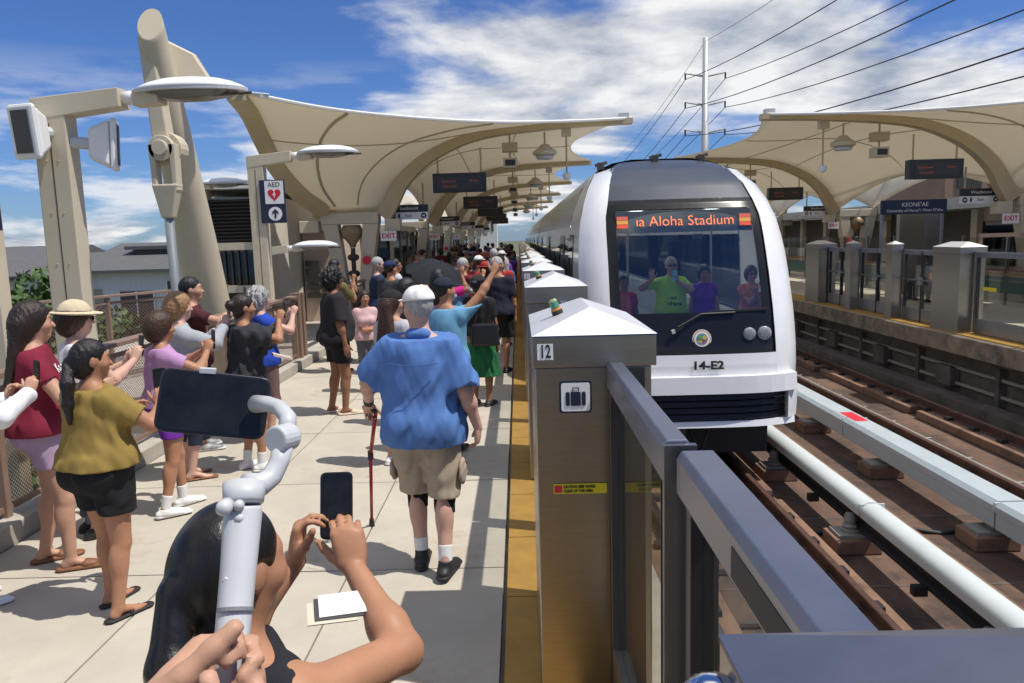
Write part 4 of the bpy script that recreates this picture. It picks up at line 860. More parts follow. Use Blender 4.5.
for sg in (-1, 1): part('bumper_cheek', MB().hexa([(TC + sg * 1.235, 9.98, -.376), (TC + sg * 1.40, 10.16, -.376), (TC + sg * 1.40, 10.6, -.376), (TC + sg * 1.235, 10.6, -.376), (TC + sg * 1.235, 9.98, -.001), (TC + sg * 1.42, 10.16, -.001), (TC + sg * 1.42, 10.6, -.001), (TC + sg * 1.235, 10.6, -.001)]), TW, tr)
text('fleet_number', '14-E2', .15, (TC + .16, front(.15, .36) - .046, .355), (1, 0, 0), (0, -.04, 1), BLACK, tr, bold=.005, ext=.004, sx=1.2)
# emblem
ex_, ez_ = TC + .10, .70; ey_ = front(.1, ez_) - .004
for r_, c, nm, d in ((.125, (.75, .73, .66), 'emblem_disc', 0), (.112, (.42, .12, .10), 'emblem_ring', .004), (.103, (.80, .76, .62), 'emblem_band', .008), (.075, (.10, .25, .42), 'emblem_field', .012)):
    part(nm, disc((ex_, ey_ - d, ez_), r_, (1, 0, 0), (0, .15, 1), 28, .004), mat(nm, c, .4, var=.05), tr)
for a, c in ((.6, (.55, .42, .08)), (2.2, (.12, .34, .12)), (3.8, (.55, .42, .08)), (5.3, (.45, .1, .08))): part('emblem_leaf', disc((ex_ + .035 * math.cos(a), ey_ - .017, ez_ + .035 * math.sin(a)), .03, (1, 0, 0), (0, .15, 1), 12, .003), mat('emblem_%.1f' % a, c, .4, var=0), tr)
for sg in (-1, 1):
    for x, r_ in ((.73, .082), (.935, .092)):
        xx = sg * x; yq = front(xx, .75)
        part('headlight', MB().lathe((TC + xx, yq - .03, .75), [(r_, 0.05), (r_, .0), (r_ * .9, -.012), (r_ * .5, -.018)], 20, 'y'), mat('lamp_lens', (.30, .31, .33), .12, var=.2, scale=30, coat=.5), tr, smooth=True)
# wiper
def fz(x, z, d=.03): return (TC + x, front(x, z) - d, z)
part('wiper_arm', MB().tube([fz(.55, 1.03), fz(.1, 1.02), fz(-.22, .86, .05)], .016, 6), BLACK, tr); part('wiper_blade', MB().bar(fz(-.30, .80, .05), fz(-.14, .87, .05), .03, .03), BLACK, tr); part('wiper_blade', MB().bar(fz(.2, 1.045, .03), fz(1.0, 1.06, .03), .02, .03), BLACK, tr)
part('wiper_tip', MB().bar(fz(-.30, .80, .055), fz(-.26, .815, .055), .04, .05), GREYP, tr)
# destination display behind the glass
dy0 = yf(2.1) + .10
dsp = part('destination_display', MB().hexa([(TC - .93, dy0, 2.10), (TC + .93, dy0, 2.10), (TC + .93, dy0 + .3, 2.10), (TC - .93, dy0 + .3, 2.10), (TC - .93, dy0 + .09, 2.40), (TC + .93, dy0 + .09, 2.40), (TC + .93, dy0 + .3, 2.40), (TC - .93, dy0 + .3, 2.40)]), mat('display_face', (.035, .05, .06), .4, var=.05), tr)
text('display_text', 'ıa Aloha Stadium', .20, (TC + .02, dy0 + .03, 2.25), (1, 0, 0), (0, .28, 1), LED, tr, sx=1.0, bold=-.003)
for sg in (-1, 1):
    for k, c in enumerate(((.5, .06, .03), (.45, .22, .05), (.4, .08, .05))): part('display_flag', MB().hexa([(TC + sg * .84 - .075, dy0 - .006 + k * .017, 2.17 + k * .055), (TC + sg * .84 + .075, dy0 - .006 + k * .017, 2.17 + k * .055), (TC + sg * .84 + .075, dy0 + .03 + k * .017, 2.17 + k * .055), (TC + sg * .84 - .075, dy0 + .03 + k * .017, 2.17 + k * .055), (TC + sg * .84 - .075, dy0 + .008 + k * .017, 2.22 + k * .055), (TC + sg * .84 + .075, dy0 + .008 + k * .017, 2.22 + k * .055), (TC + sg * .84 + .075, dy0 + .03 + k * .017, 2.22 + k * .055), (TC + sg * .84 - .075, dy0 + .03 + k * .017, 2.22 + k * .055)]), emit('flag_led%d' % k, c, .8), dsp)
part('camera_housing', box(TC + .12, TC + .24, yf(2.0) + .06, yf(2.0) + .16, 2.0, 2.07), BLACK, tr)
# roof fittings
for x in (-.95, -.12, .62):
    zq = 3.2 if abs(x) < .8 else 3.12; yq = front(x, zq) - .02
    part('roof_clamp', box(TC + x - .05, TC + x + .05, yq, yq + .12, zq - .02, zq + .10), LOUV, tr, bevel=.01); part('roof_clamp', MB().bar((TC + x - .09, yq, zq + .05), (TC + x + .1, yq + .06, zq + .1), .03, .05), LOUV, tr)
# car bodies
prof = [(s * hw(z), z) for s, zs in ((1, [-.38, 0, 1.0, 1.9, 2.4, 2.85, 3.05, 3.2, 3.26]),) for z in zs]
def body_section(y0, y1, first=False):
    # roof shell
    zs = [2.25, 2.4, 2.62, 2.85, 3.05, 3.2, 3.26]
    pts = [(-hw(z), z) for z in zs] + [(hw(z), z) for z in reversed(zs)]
    part('roof_shell', MB().grid(lambda u, v: (TC + pts[int(v)][0], u, pts[int(v)][1]), [y0, y1], range(len(pts))), mat('train_roof_silver', (.45, .48, .52), .25, metal=.5, var=.05), tr, smooth=True)
    for sg in (-1, 1):
        def side(za, zb, nm, m_, ya=y0, yb=y1, d=0.):
            zz_ = np.linspace(za, zb, 5); part(nm, MB().grid(lambda u, v: (TC + sg * (hw(v) + d), u, v), [ya, yb], zz_), m_, tr, smooth=True)
        side(-.38, .75, 'side_panel', TW); side(.75, 2.05, 'side_glazing', SWG, d=.0); side(2.05, 2.25, 'cant_rail', TW)
        yq = y0 + 1.2
        while yq < y1 - 2:
            side(-.05, 2.1, 'door_leaf', mat('door_grey', (.36, .38, .40), .3, metal=.4, var=.05), yq, yq + .72, .012); side(-.05, 2.1, 'door_leaf', MATS['door_grey'], yq + .74, yq + 1.46, .012)
            side(.8, 1.95, 'door_window', SWG, yq + .1, yq + .62, .02); side(.8, 1.95, 'door_window', SWG, yq + .84, yq + 1.36, .02)
            yq += 6.46
    part('floor', box(TC - 1.36, TC + 1.36, y0, y1, -.2, -.02), mat('train_floor', (.18, .19, .2), .6), tr)
    part('ceiling', box(TC - .9, TC + .9, y0, y1, 2.42, 2.46), mat('train_ceiling', (.55, .58, .6), .5), tr)
    part('underframe', box(TC - 1.2, TC + 1.2, y0 + .3, y1 - .3, -1.0, -.21), TU, tr)
    for wy in (y0 + 2.6, y0 + 4.9, y1 - 4.9, y1 - 2.6):
        for sg in (-1, 1): part('wheel', MB().lathe((TC + sg * .72 - .06, wy, -.78), [(.365, 0), (.365, .11), (.30, .12)], 20, 'x'), TU, tr)
# cab sides between nose edge and first body
for sg in (-1, 1):
    zs = np.linspace(-.3, 3.2, 24)
    part('cab_side', MB().grid(lambda u, v: (TC + sg * hw(v), front(hw(v), v) * (1 - u) + 13.0 * u - .03 * (1 - u), v), [0, .35, .7, 1], zs), TW, tr, smooth=True)
    part('cab_window', MB().grid(lambda u, v: (TC + sg * (hw(v) + .012), 11.75 + u + (v - .9) * .18, v), [0, .45, .9], np.linspace(.9, 2.1, 5)), SWG, tr, smooth=True)
part('cab_roof', MB().grid(lambda u, v: (TC + v, 12.55 + u, 3.26 - .06 * (abs(v) / .45) ** 2 * .0 - .0 if abs(v) < .5 else np.interp(abs(v), [.45, .82, 1.06], [3.26, 3.2, 3.05])), [-.1, .5], np.linspace(-1.06, 1.06, 15)), TG, tr, smooth=True)
part('cab_floor', box(TC - 1.3, TC + 1.3, 10.35, 13.0, -.2, -.02), MATS.get('train_floor') or mat('train_floor', (.18, .19, .2), .6), tr)
part('cab_sill', box(TC - 1.15, TC + 1.15, 10.35, 10.62, -.019, .93), TU, tr)
part('cab_underframe', box(TC - 1.1, TC + 1.1, 10.4, 13.0, -.95, -.21), TU, tr)
part('coupler', MB().tube([(TC - .35, 9.98, -.55), (TC - .35, 10.6, -.55)], [.16, .13], 14), BLACK, tr); part('coupler_head', box(TC - .62, TC - .1, 10.0, 10.3, -.72, -.42), mat('oily_steel', (.09, .085, .08), .4, metal=.7, var=.3), tr, bevel=.03)
part('hose', MB().tube([(TC - .05, 10.2, -.5), (TC + .1, 10.05, -.85), (TC + .25, 10.2, -.5)], .03, 7), BLACK, tr)
for i in range(4):
    a = 13.05 + i * 19.4; body_section(a, a + 18.9)
    part('gangway', box(TC - 1.15, TC + 1.15, a + 18.91, a + 19.39, -.3, 2.9), BLACK, tr)
# interior poles and seats
for x, yq in ((-.6, 11.9), (.75, 12.2)): part('grab_pole', MB().tube([(TC + x, yq, -.018), (TC + x, yq, 2.41)], .018, 8), STEEL, tr)
for sg in (-1, 1): part('interior_wall', box(TC + sg * 1.30 - .02, TC + sg * 1.30 + .02, 11.4, 31, -.018, .74), mat('interior_grey', (.30, .33, .36), .6), tr)

LL = emit('train_light', (1, .97, .92), 5.0)
for sg in (-1, 1): part('ceiling_light', box(TC + sg * .55 - .09, TC + sg * .55 + .09, 11.3, 30, 2.395, 2.415), LL, tr)
part('cab_ceiling', box(TC - .95, TC + .95, 11.25, 13.04, 2.42, 2.46), MATS['train_ceiling'], tr)
# ================================================================ people: smooth-union volumes meshed with surface nets
class Vol:
    def __init__(s): s.p = []
    def rc(s, a, b, ra, rb, k=.02, flat=None, sub=False):
        a, b = np.array(a, float), np.array(b, float)
        def fn(X, Y, Z):
            ba = b - a; l2 = max(1e-9, ba @ ba)
            t = np.clip(((X - a[0]) * ba[0] + (Y - a[1]) * ba[1] + (Z - a[2]) * ba[2]) / l2, 0, 1)
            dx = X - a[0] - t * ba[0]; dy = Y - a[1] - t * ba[1]; dz = Z - a[2] - t * ba[2]
            q = dx * dx + dy * dy + dz * dz; sc = 1
            if flat is not None:
                n, f = flat; q = q + (dx * n[0] + dy * n[1] + dz * n[2]) ** 2 * (1 / (f * f) - 1); sc = .5 + .5 * min(1, f)
            return (np.sqrt(q) - (ra + (rb - ra) * t)) * sc
        m = max(ra, rb) * (1.0 if flat is None else max(1, flat[1])); s.p.append((fn, np.minimum(a, b) - m, np.maximum(a, b) + m, k, sub)); return s
    def el(s, c, r, k=.03, rot=None, sub=False):
        c = np.array(c, float); r = np.array(r, float)
        def fn(X, Y, Z):
            x, y, z = X - c[0], Y - c[1], Z - c[2]
            if rot is not None: x, y, z = [rot[i][0] * x + rot[i][1] * y + rot[i][2] * z for i in range(3)]
            k0 = np.sqrt((x / r[0]) ** 2 + (y / r[1]) ** 2 + (z / r[2]) ** 2); k1 = np.sqrt((x / r[0] ** 2) ** 2 + (y / r[1] ** 2) ** 2 + (z / r[2] ** 2) ** 2)
            return k0 * (k0 - 1) / (k1 + 1e-6)
        m = r if rot is None else np.array([max(r)] * 3)
        s.p.append((fn, c - m, c + m, k, sub)); return s
    def cyl_cut(s, c, u, rr, ln):
        c, u = np.array(c, float), nrm(u)
        def fn(X, Y, Z):
            x, y, z = X - c[0], Y - c[1], Z - c[2]; a = x * u[0] + y * u[1] + z * u[2]
            return np.maximum(np.maximum(-a, a - ln), np.sqrt(np.maximum(0, x * x + y * y + z * z - a * a)) - rr)
        e = c + u * ln; s.p.append((fn, np.minimum(c, e) - rr, np.maximum(c, e) + rr, .004, True)); return s
    def mesh(s, name, h, cuts=(), wr=None, scale=1., col=None):
        lo = np.min([q[1] for q in s.p if not q[4]], 0) - 3 * h - .015; hi = np.max([q[2] for q in s.p if not q[4]], 0) + 3 * h + .015
        n = np.ceil((hi - lo) / h).astype(int) + 1
        ax_ = [(lo[i] + h * np.arange(n[i])).astype(np.float32) for i in range(3)]
        D = np.full(n, .4, np.float32)
        for fn, a, b, k, sub in s.p:
            mg = k + 2.5 * h + .012
            i0 = np.clip(np.floor((a - mg - lo) / h).astype(int), 0, n); i1 = np.clip(np.ceil((b + mg - lo) / h).astype(int) + 1, 0, n)
            if np.any(i1 <= i0): continue
            sl = tuple(slice(i0[i], i1[i]) for i in range(3))
            d = fn(ax_[0][sl[0]][:, None, None], ax_[1][sl[1]][None, :, None], ax_[2][sl[2]][None, None, :])
            A = D[sl]
            if sub: q = np.clip(1 - np.abs(A + d) / k, 0, 1); D[sl] = np.maximum(A, -d) + q * q * k * .25
            else: q = np.clip(1 - np.abs(A - d) / k, 0, 1); D[sl] = np.minimum(A, d) - q * q * k * .25
        X, Y, Z = ax_[0][:, None, None], ax_[1][None, :, None], ax_[2][None, None, :]
        if wr:
            amp, wl, sd = wr; rg = np.random.default_rng(sd)
            wx = .02 * np.sin(X * 17 + Z * 9 + sd); 
            acc = 0
            for j in range(5):
                v = rg.normal(0, 1, 3); v[2] *= .35; v /= np.linalg.norm(v); f = 2 * math.pi / (wl * rg.uniform(.6, 1.5)); acc = acc + np.sin((X + wx) * v[0] * f + Y * v[1] * f + (Z + wx) * v[2] * f + rg.uniform(0, 6)).astype(np.float32)
            for j in range(4):
                v = rg.normal(0, 1, 3); v[2] *= .22; v /= np.linalg.norm(v); f = 2 * math.pi / (wl * rg.uniform(.32, .55)); acc = acc + .2 * np.sin((X + wx) * v[0] * f + Y * v[1] * f + (Z - wx) * v[2] * f + rg.uniform(0, 6)).astype(np.float32)
            D += (amp * .5) * acc
        for (nn, d0) in cuts: D = np.maximum(D, X * np.float32(nn[0]) + Y * np.float32(nn[1]) + Z * np.float32(nn[2]) - np.float32(d0))
        D[0] = D[-1] = .1; D[:, 0] = D[:, -1] = .1; D[:, :, 0] = D[:, :, -1] = .1
        I = D < 0
        c = [I[i:n[0] - 1 + i, j:n[1] - 1 + j, k:n[2] - 1 + k] for i in (0, 1) for j in (0, 1) for k in (0, 1)]
        sm = sum(q.astype(np.int8) for q in c); act = (sm > 0) & (sm < 8); idx = np.argwhere(act)
        vid = np.full(act.shape, -1, np.int32); vid[act] = np.arange(len(idx))
        off = np.array([(i, j, k) for i in (0, 1) for j in (0, 1) for k in (0, 1)])
        cv = np.stack([D[idx[:, 0] + o[0], idx[:, 1] + o[1], idx[:, 2] + o[2]] for o in off], 1)
        P = np.zeros((len(idx), 3), np.float32); C = np.zeros(len(idx), np.float32)
        for a in range(8):
            for b_ in range(a + 1, 8):
                if np.abs(off[a] - off[b_]).sum() != 1: continue
                ms = (cv[:, a] < 0) != (cv[:, b_] < 0); t = cv[:, a] / (cv[:, a] - cv[:, b_] + 1e-12)
                q = off[a] + (off[b_] - off[a]) * t[:, None]; P[ms] += q[ms]; C[ms] += 1
        P = P / C[:, None]; V = (lo + (idx + P) * h)
        F = []
        for a in range(3):
            u, w = (a + 1) % 3, (a + 2) % 3
            sA = [slice(1, -1)] * 3; sA[a] = slice(0, n[a] - 1); sB = list(sA); sB[a] = slice(1, n[a])
            A, B = I[tuple(sA)], I[tuple(sB)]; e = np.argwhere(A != B)
            if not len(e): continue
            inside = A[e[:, 0], e[:, 1], e[:, 2]]
            base = e + 1; base[:, a] -= 1
            def cell(du, dw):
                q = base.copy(); q[:, u] -= du; q[:, w] -= dw; return vid[q[:, 0], q[:, 1], q[:, 2]]
            Q = np.stack([cell(1, 1), cell(0, 1), cell(0, 0), cell(1, 0)], 1); Q[~inside] = Q[~inside][:, ::-1]; F.append(Q)
        F = np.concatenate(F); F = F[(F >= 0).all(1)]
        me = bpy.data.meshes.new(name); Vs = (V * scale).astype(np.float32)
        me.vertices.add(len(Vs)); me.vertices.foreach_set('co', Vs.ravel()); me.loops.add(F.size); me.loops.foreach_set('vertex_index', F.astype(np.int32).ravel())
        me.polygons.add(len(F)); me.polygons.foreach_set('loop_start', np.arange(0, F.size, 4, dtype=np.int32)); me.polygons.foreach_set('loop_total', np.full(len(F), 4, np.int32)); me.polygons.foreach_set('use_smooth', np.ones(len(F), bool))
        me.update(calc_edges=True)
        if col is not None:
            at = me.color_attributes.new('tint', 'FLOAT_COLOR', 'POINT'); at.data.foreach_set('color', np.c_[col(V), np.ones(len(V))].astype(np.float32).ravel())
        return me
def nrm(v): v = np.array(v, float); return v / (np.linalg.norm(v) + 1e-9)
def ik(S, W, l1, l2, pole):
    S, W = np.array(S, float), np.array(W, float); d = W - S; L_ = np.linalg.norm(d); Lm = (l1 + l2) * .995
    if L_ > Lm: W = S + d / L_ * Lm; L_ = Lm; d = W - S
    a = (l1 * l1 - l2 * l2 + L_ * L_) / (2 * L_); hgt = math.sqrt(max(0, l1 * l1 - a * a)); u = d / L_; p = np.array(pole, float); p = nrm(p - u * (p @ u))
    return S + u * a + p * hgt, W
def hand(v, W, d, n, right, curl=(20, 25, 20), spread=0., thumb=None, fr=.0085, size=1., kk=.006):
    d = nrm(d); n = nrm(np.array(n) - d * (np.array(n) @ d)); t = np.cross(d, n) * (1 if right else -1); W = np.array(W, float); s = size
    rot = np.array([d, t, n])
    v.el(W + d * .048 * s, (.056 * s, .040 * s, .019 * s), .012, rot)
    tips = []
    for i, (o, ln, b) in enumerate(((.030, .070, .088), (.010, .079, .094), (-.010, .073, .090), (-.029, .057, .080))):
        p = W + d * b * s + t * o * s; v.rc(W + d * .025 * s + t * o * .6 * s, p, .014 * s, .0125 * s, .012)
        a = 0; cu = curl[i] if isinstance(curl[0], (tuple, list)) else curl
        dd = nrm(d + t * spread * (o / .03)); r0 = fr * s * (1.0 if i < 3 else .88)
        for j, (f, c) in enumerate(zip((.46, .30, .24), cu)):
            a += math.radians(c); q = p + (dd * math.cos(a) + n * math.sin(a)) * ln * f * s * 1.08; v.rc(p, q, r0 * (1.06 - .09 * j), r0 * (.97 - .09 * j), kk); p = q
        tips.append(p)
    th = nrm(thumb[0] * d + thumb[1] * t + thumb[2] * n) if thumb is not None else nrm(.62 * d + .62 * t + .45 * n)
    b0 = W + d * .018 * s + t * .024 * s + n * .006 * s; b1 = b0 + th * .044 * s; th2 = nrm(th + .35 * d); b2 = b1 + th2 * .033 * s; b3 = b2 + nrm(th2 + .15 * d) * .026 * s
    v.rc(b0, b1, .017 * s, .0125 * s, .012).rc(b1, b2, .0118 * s, .0108 * s, kk).rc(b2, b3, .0106 * s, .009 * s, kk)
    return tips, b3, t
SKIN = {}
def skin(name, col):
    if name in SKIN: return SKIN[name]
    m = mat('skin_' + name, col, .5, var=.07, scale=14, sub=.12, bump=.06, bscale=160, spec=.3); t = m.node_tree; b = t.nodes['Principled BSDF']
    src = b.inputs['Base Color'].links[0].from_socket; at = t.nodes.new('ShaderNodeAttribute'); at.attribute_name = 'tint'
    mx_ = t.nodes.new('ShaderNodeMix'); mx_.data_type = 'RGBA'; mx_.blend_type = 'MULTIPLY'; mx_.inputs[0].default_value = 1; t.links.new(src, mx_.inputs[6]); t.links.new(at.outputs[0], mx_.inputs[7]); t.links.new(mx_.outputs[2], b.inputs['Base Color']); SKIN[name] = m; return m
skin('tan', (.40, .20, .115)); skin('pale', (.56, .34, .26)); skin('brown', (.27, .13, .075)); skin('light', (.50, .285, .19)); skin('dark', (.16, .08, .05))
def fab(name, col, bump=.18): return mat('cloth_' + name, col, .9, var=.06, scale=9, bump=bump, bscale=420, spec=.25)
def hairm(name, col, rough=.42):
    return mat('hair_' + name, col, rough, var=.3, scale=25, bump=.5, bscale=60, stretch=(3, 3, .35), spec=.4)
HB = hairm('black', (.012, .010, .010)); HBR = hairm('brown', (.055, .028, .016)); HGR = hairm('grey', (.36, .35, .34), .6); HBL = hairm('blond', (.30, .17, .075)); HDB = hairm('dark_brown', (.025, .015, .011))
SOLE = mat('white_sole', (.72, .72, .70), .7, var=.05); LEA = mat('brown_leather', (.20, .085, .035), .6, var=.15); GLS = mat('dark_glasses', (.01, .01, .012), .12, var=0)
PROTO = {}
SLEEK = [False]
def person(label, pos, face=0, H=1.70, bulk=1., sex='f', skn='tan', h=.011, top=None, sleeve=.55, hem=.93, toff=.012, bottom='shorts', bm=None, leg=.35, boff=.014, shoes='sneaker', sm=None, hair='short', hm=None, hat=None, hatm=None,
           RW=None, LW=None, Rp=(.5, -.6, -.5), Lp=(-.5, -.6, -.5), Rh=None, Lh=None, hyaw=0, hpitch=0, belly=0., feet=((.10, .0), (-.10, .0)), drop=0., glasses=False, group=None, key=None, z0=0., lean=0., wr=.004, socks=None, neck=False, slk=0, cat='person', nofoot=False, seed=0):
    s = H / 1.75
    root = thing('person', label, cat, (pos[0], pos[1], z0), group, -R(face))
    if key and key in PROTO:
        for nm, me, ob in PROTO[key]['parts']:
            m_ = {'body': SKIN[skn], 'hair': hm, 'shirt': top, 'shoe': sm, 'hat': hatm, 'brim': hatm}.get(nm) or (bm if nm in ('shorts', 'skirt', 'trousers') else None) or me.materials[0]
            o = bpy.data.objects.new(nm, me); COL.objects.link(o); o.parent = root; o.scale = (s / PROTO[key]['s'],) * 3
            o.material_slots[0].link = 'OBJECT'; o.material_slots[0].material = m_
        return root, None
    made = []; hh = h / s; dz = -drop
    bw = bulk; sw = .178 if sex == 'm' else .158
    lf = lambda p: (p[0], p[1] + lean * max(0, p[2] - .95), p[2] + dz)
    B = Vol()
    hipw = .165 if sex == 'm' else .172
    def torso(V, o=0., kk=.06, o2=None):
        o2 = o if o2 is None else o2
        V.el(lf((0, -.01, .97)), (hipw * bw + o2, .118 * bw + o2, .13 + o2 * .5), kk); V.el(lf((0, 0, 1.12)), (.138 * bw + o, .098 * bw + o, .17 + o * .3), kk)
        V.el(lf((0, -.005, 1.28)), ((.165 if sex == 'm' else .145) * (.4 + .6 * bw) + o, .108 * (.3 + .7 * bw) + o, .165 + o * .3), kk)
        V.rc(lf((-sw + .045, -.012, 1.405)), lf((sw - .045, -.012, 1.405)), .062 + o, .062 + o, .05)
        for sx_ in (-1, 1): V.el(lf((sx_ * .075, -.065 * bw, .93)), (.085 * bw + o2, .085 * bw + o2, .095 + o2), .05)
        if belly: V.el(lf((0, .06 + .3 * belly * .2, 1.08)), (.13 * bw + o, .09 * bw + belly + o, .16 + o), .08)
        if sex == 'f':
            for sx_ in (-1, 1): V.el(lf((sx_ * .065, .085 * (.5 + .5 * bw), 1.255)), (.062 + o, .05 + o, .062 + o), .04)
    torso(B)
    B.rc(lf((0, -.015, 1.42)), lf((0, .005, 1.555)), .062, .052, .05); 
    for sx_ in (-1, 1): B.rc(lf((sx_ * .03, -.02, 1.47)), lf((sx_ * .13, -.015, 1.415)), .04, .035, .05)
    # legs
    hz = .90 + dz; legsJ = []
    for sx_, ft in ((1, feet[0]), (-1, feet[1])):
        hp_ = np.array(lf((sx_ * .088 * (.5 + .5 * bw), 0, .90))); an = np.array([ft[0], ft[1] - .02, .085])
        kn, an = ik(hp_, an, .422, .400, (0.05 * sx_, 1, .1)); legsJ.append((hp_, kn, an))
        lb = .6 + .4 * bw
        B.rc(hp_, kn, .086 * lb * (1.06 if sex == 'f' else 1), .055 * lb, .03).rc(kn, an, .052 * lb, .036 * (.8 + .2 * bw), .02)
        u = nrm(an - kn); bk = nrm(np.cross(np.cross(u, (0, 1, 0)), u)) * -1
        B.el(kn + (an - kn) * .30 + bk * .022, (.046 * lb, .046 * lb, .105), .03)
        fd = nrm((ft[0] - an[0] + sx_ * .03, .22, 0))
        B.el(an + np.array([0, -.025, -.045]), (.032, .038, .036), .02).rc(an + np.array([0, .0, -.02]), an + fd * .13 + np.array([0, 0, -.058]), .035, .022, .02, flat=((0, 0, 1), .75)).rc(an + fd * .10 + np.array([0, 0, -.062]), an + fd * .165 + np.array([0, 0, -.068]), .034, .026, .02, flat=((0, 0, 1), .5))
    # arms
    armsJ = []
    for sx_, W, pl_, hs in ((1, RW, Rp, Rh), (-1, LW, Lp, Lh)):
        S = np.array(lf((sx_ * sw, -.012, 1.395))); W = np.array(W, float) if W is not None else S + np.array([sx_ * .07, .05, -.53])
        E, W = ik(S, W, .285, .25, pl_); armsJ.append((S, E, W)); ab = .55 + .45 * bw
        B.rc(S, E, .052 * ab, .041 * ab, .04).rc(E, W, .041 * ab, .026 * (.7 + .3 * bw), .02).el(E + (W - E) * .28, (.042 * ab,) * 3, .03)
        hs = hs or {}
        hand(B, W, hs.get('d', nrm(W - E)), hs.get('n', (-sx_, 0, 0)), sx_ > 0, hs.get('curl', (18, 25, 18)), hs.get('spread', .05), hs.get('thumb'), fr=max(.0085, hh * .8))
    # head
    piv = np.array(lf((0, .0, 1.54))); Rm = np.array((Matrix.Rotation(-R(hyaw), 3, 'Z') @ Matrix.Rotation(R(hpitch), 3, 'X')))
    HT_ = lambda p: piv + Rm @ (np.array(p, float) - np.array((0, .0, 1.54)))
    hr = Rm.T
    def hel(V, c, r, k=.03, sub=False): V.el(HT_(c), r, k, hr, sub)
    hel(B, (0, -.008, 1.665), (.076, .094, .098)); hel(B, (0, .035, 1.60), (.058, .060, .078), .04); hel(B, (0, .07, 1.558), (.024, .022, .022), .03); hel(B, (0, .062, 1.672), (.055, .03, .028), .03)
    B.rc(HT_((0, .090, 1.655)), HT_((0, .112, 1.618)), .009, .013, .012); hel(B, (0, .092, 1.588), (.024, .012, .011), .012)
    for sx_ in (-1, 1):
        hel(B, (sx_ * .03, .098, 1.650), (.019, .016, .013), .018, True); hel(B, (sx_ * .03, .083, 1.650), (.014, .014, .012), .006); hel(B, (sx_ * .043, .062, 1.622), (.026, .028, .026), .03); hel(B, (sx_ * .077, -.005, 1.638), (.011, .022, .032), .012)
    def colr(V):
        c = np.ones((len(V), 3)); q = (V - piv) @ Rm + np.array((0, .0, 1.54))
        def blob(p, r, cc, f=1.):
            d = np.sqrt((((q - np.array(p)) / np.array(r)) ** 2).sum(1)); w = np.clip((1.25 - d) / .5, 0, 1)[:, None] * f; c[:] = c * (1 - w) + np.array(cc) * w
        blob((0, .104, 1.588), (.026, .016, .010), (.75, .45, .45))
        for sx_ in (-1, 1): blob((sx_ * .03, .09, 1.650), (.014, .02, .008), (.16, .12, .11)); blob((sx_ * .032, .09, 1.675), (.022, .02, .006), (.22, .17, .14)); blob((sx_ * .045, .085, 1.615), (.02, .02, .018), (1.12, .86, .82), .6)
        return c
    sk = SKIN[skn]
    def addp(nm, me, m_, par=root):
        o = link(nm, me, m_, par); made.append((nm, me, o)); return o
    addp('body', B.mesh('body', hh, scale=s, col=colr), sk)
    # shirt
    if top is not None:
        T = Vol()
        sl_ = []
        for (S, E, W) in armsJ:
            f = min(1, sleeve)
            if sleeve <= 0: continue
            ab = .55 + .45 * bw
            T.rc(S + (E - S) * -.02, S + (E - S) * f, .056 * ab + toff, (.050 + .014 * slk) * ab + toff, .05)
            if sleeve <= 1: sl_.append((S + (E - S) * (f + .02), E - S, (.050 + .014 * slk) * ab + toff + .010, .12))
            if sleeve > 1: T.rc(E, E + (W - E) * min(1, sleeve - 1), .044 * ab + toff, .036 * ab + toff * .8, .02)
        for q_ in sl_: T.cyl_cut(*q_)
        torso(T, toff + .004, .07, max(toff + .004, (boff + .024) if (bottom and hem < 1.0) else 0))
        if hem < 1.0 and sleeve > 0:
            cr = (.165 if sex == 'm' else .145) * (.4 + .6 * bw) + toff; T.rc(lf((0, -.008, 1.30)), lf((0, -.014, hem - .02)), cr * .97, hipw * bw + max(toff, boff + .016 if bottom else toff) + .004, .05, flat=((0, 1, 0), .74))
        T.rc(lf((0, -.012, 1.40)), lf((0, -.012, hem - .0)), .10 * bw, .12 * bw, .05, flat=((0, 1, 0), .72))
        T.el(lf((0, -.005, hem + .05)), ((hipw + .015) * bw + toff, (.125 + .01) * bw + toff, .14), .06)
        T.rc(lf((0, -.016, 1.40)), lf((0, -.010, 1.472)), .095, .070 + .004 * bw, .04)
        cuts = [((0, 0, -1), -(hem + dz)), (nrm((0, -.22, 1)), (1.484 + dz) * nrm((0, -.22, 1))[2])]
        if sleeve <= 0: cuts += []
        addp('shirt', T.mesh('shirt', hh, cuts, (wr, .13, 5 + seed), s), top)
        if neck:
            K = Vol().rc(lf((-.04, -.055, 1.49)), lf((.04, -.055, 1.49)), .036, .036, .03).rc(lf((.05, .0, 1.475)), lf((.03, .055, 1.445)), .022, .02, .03).rc(lf((-.05, .0, 1.475)), lf((-.03, .055, 1.445)), .022, .02, .03).rc(lf((-.05, -.03, 1.478)), lf((-.055, .01, 1.475)), .024, .022, .03).rc(lf((.05, -.03, 1.478)), lf((.055, .01, 1.475)), .024, .022, .03)
            addp('collar', K.mesh('collar', hh, scale=s), top)
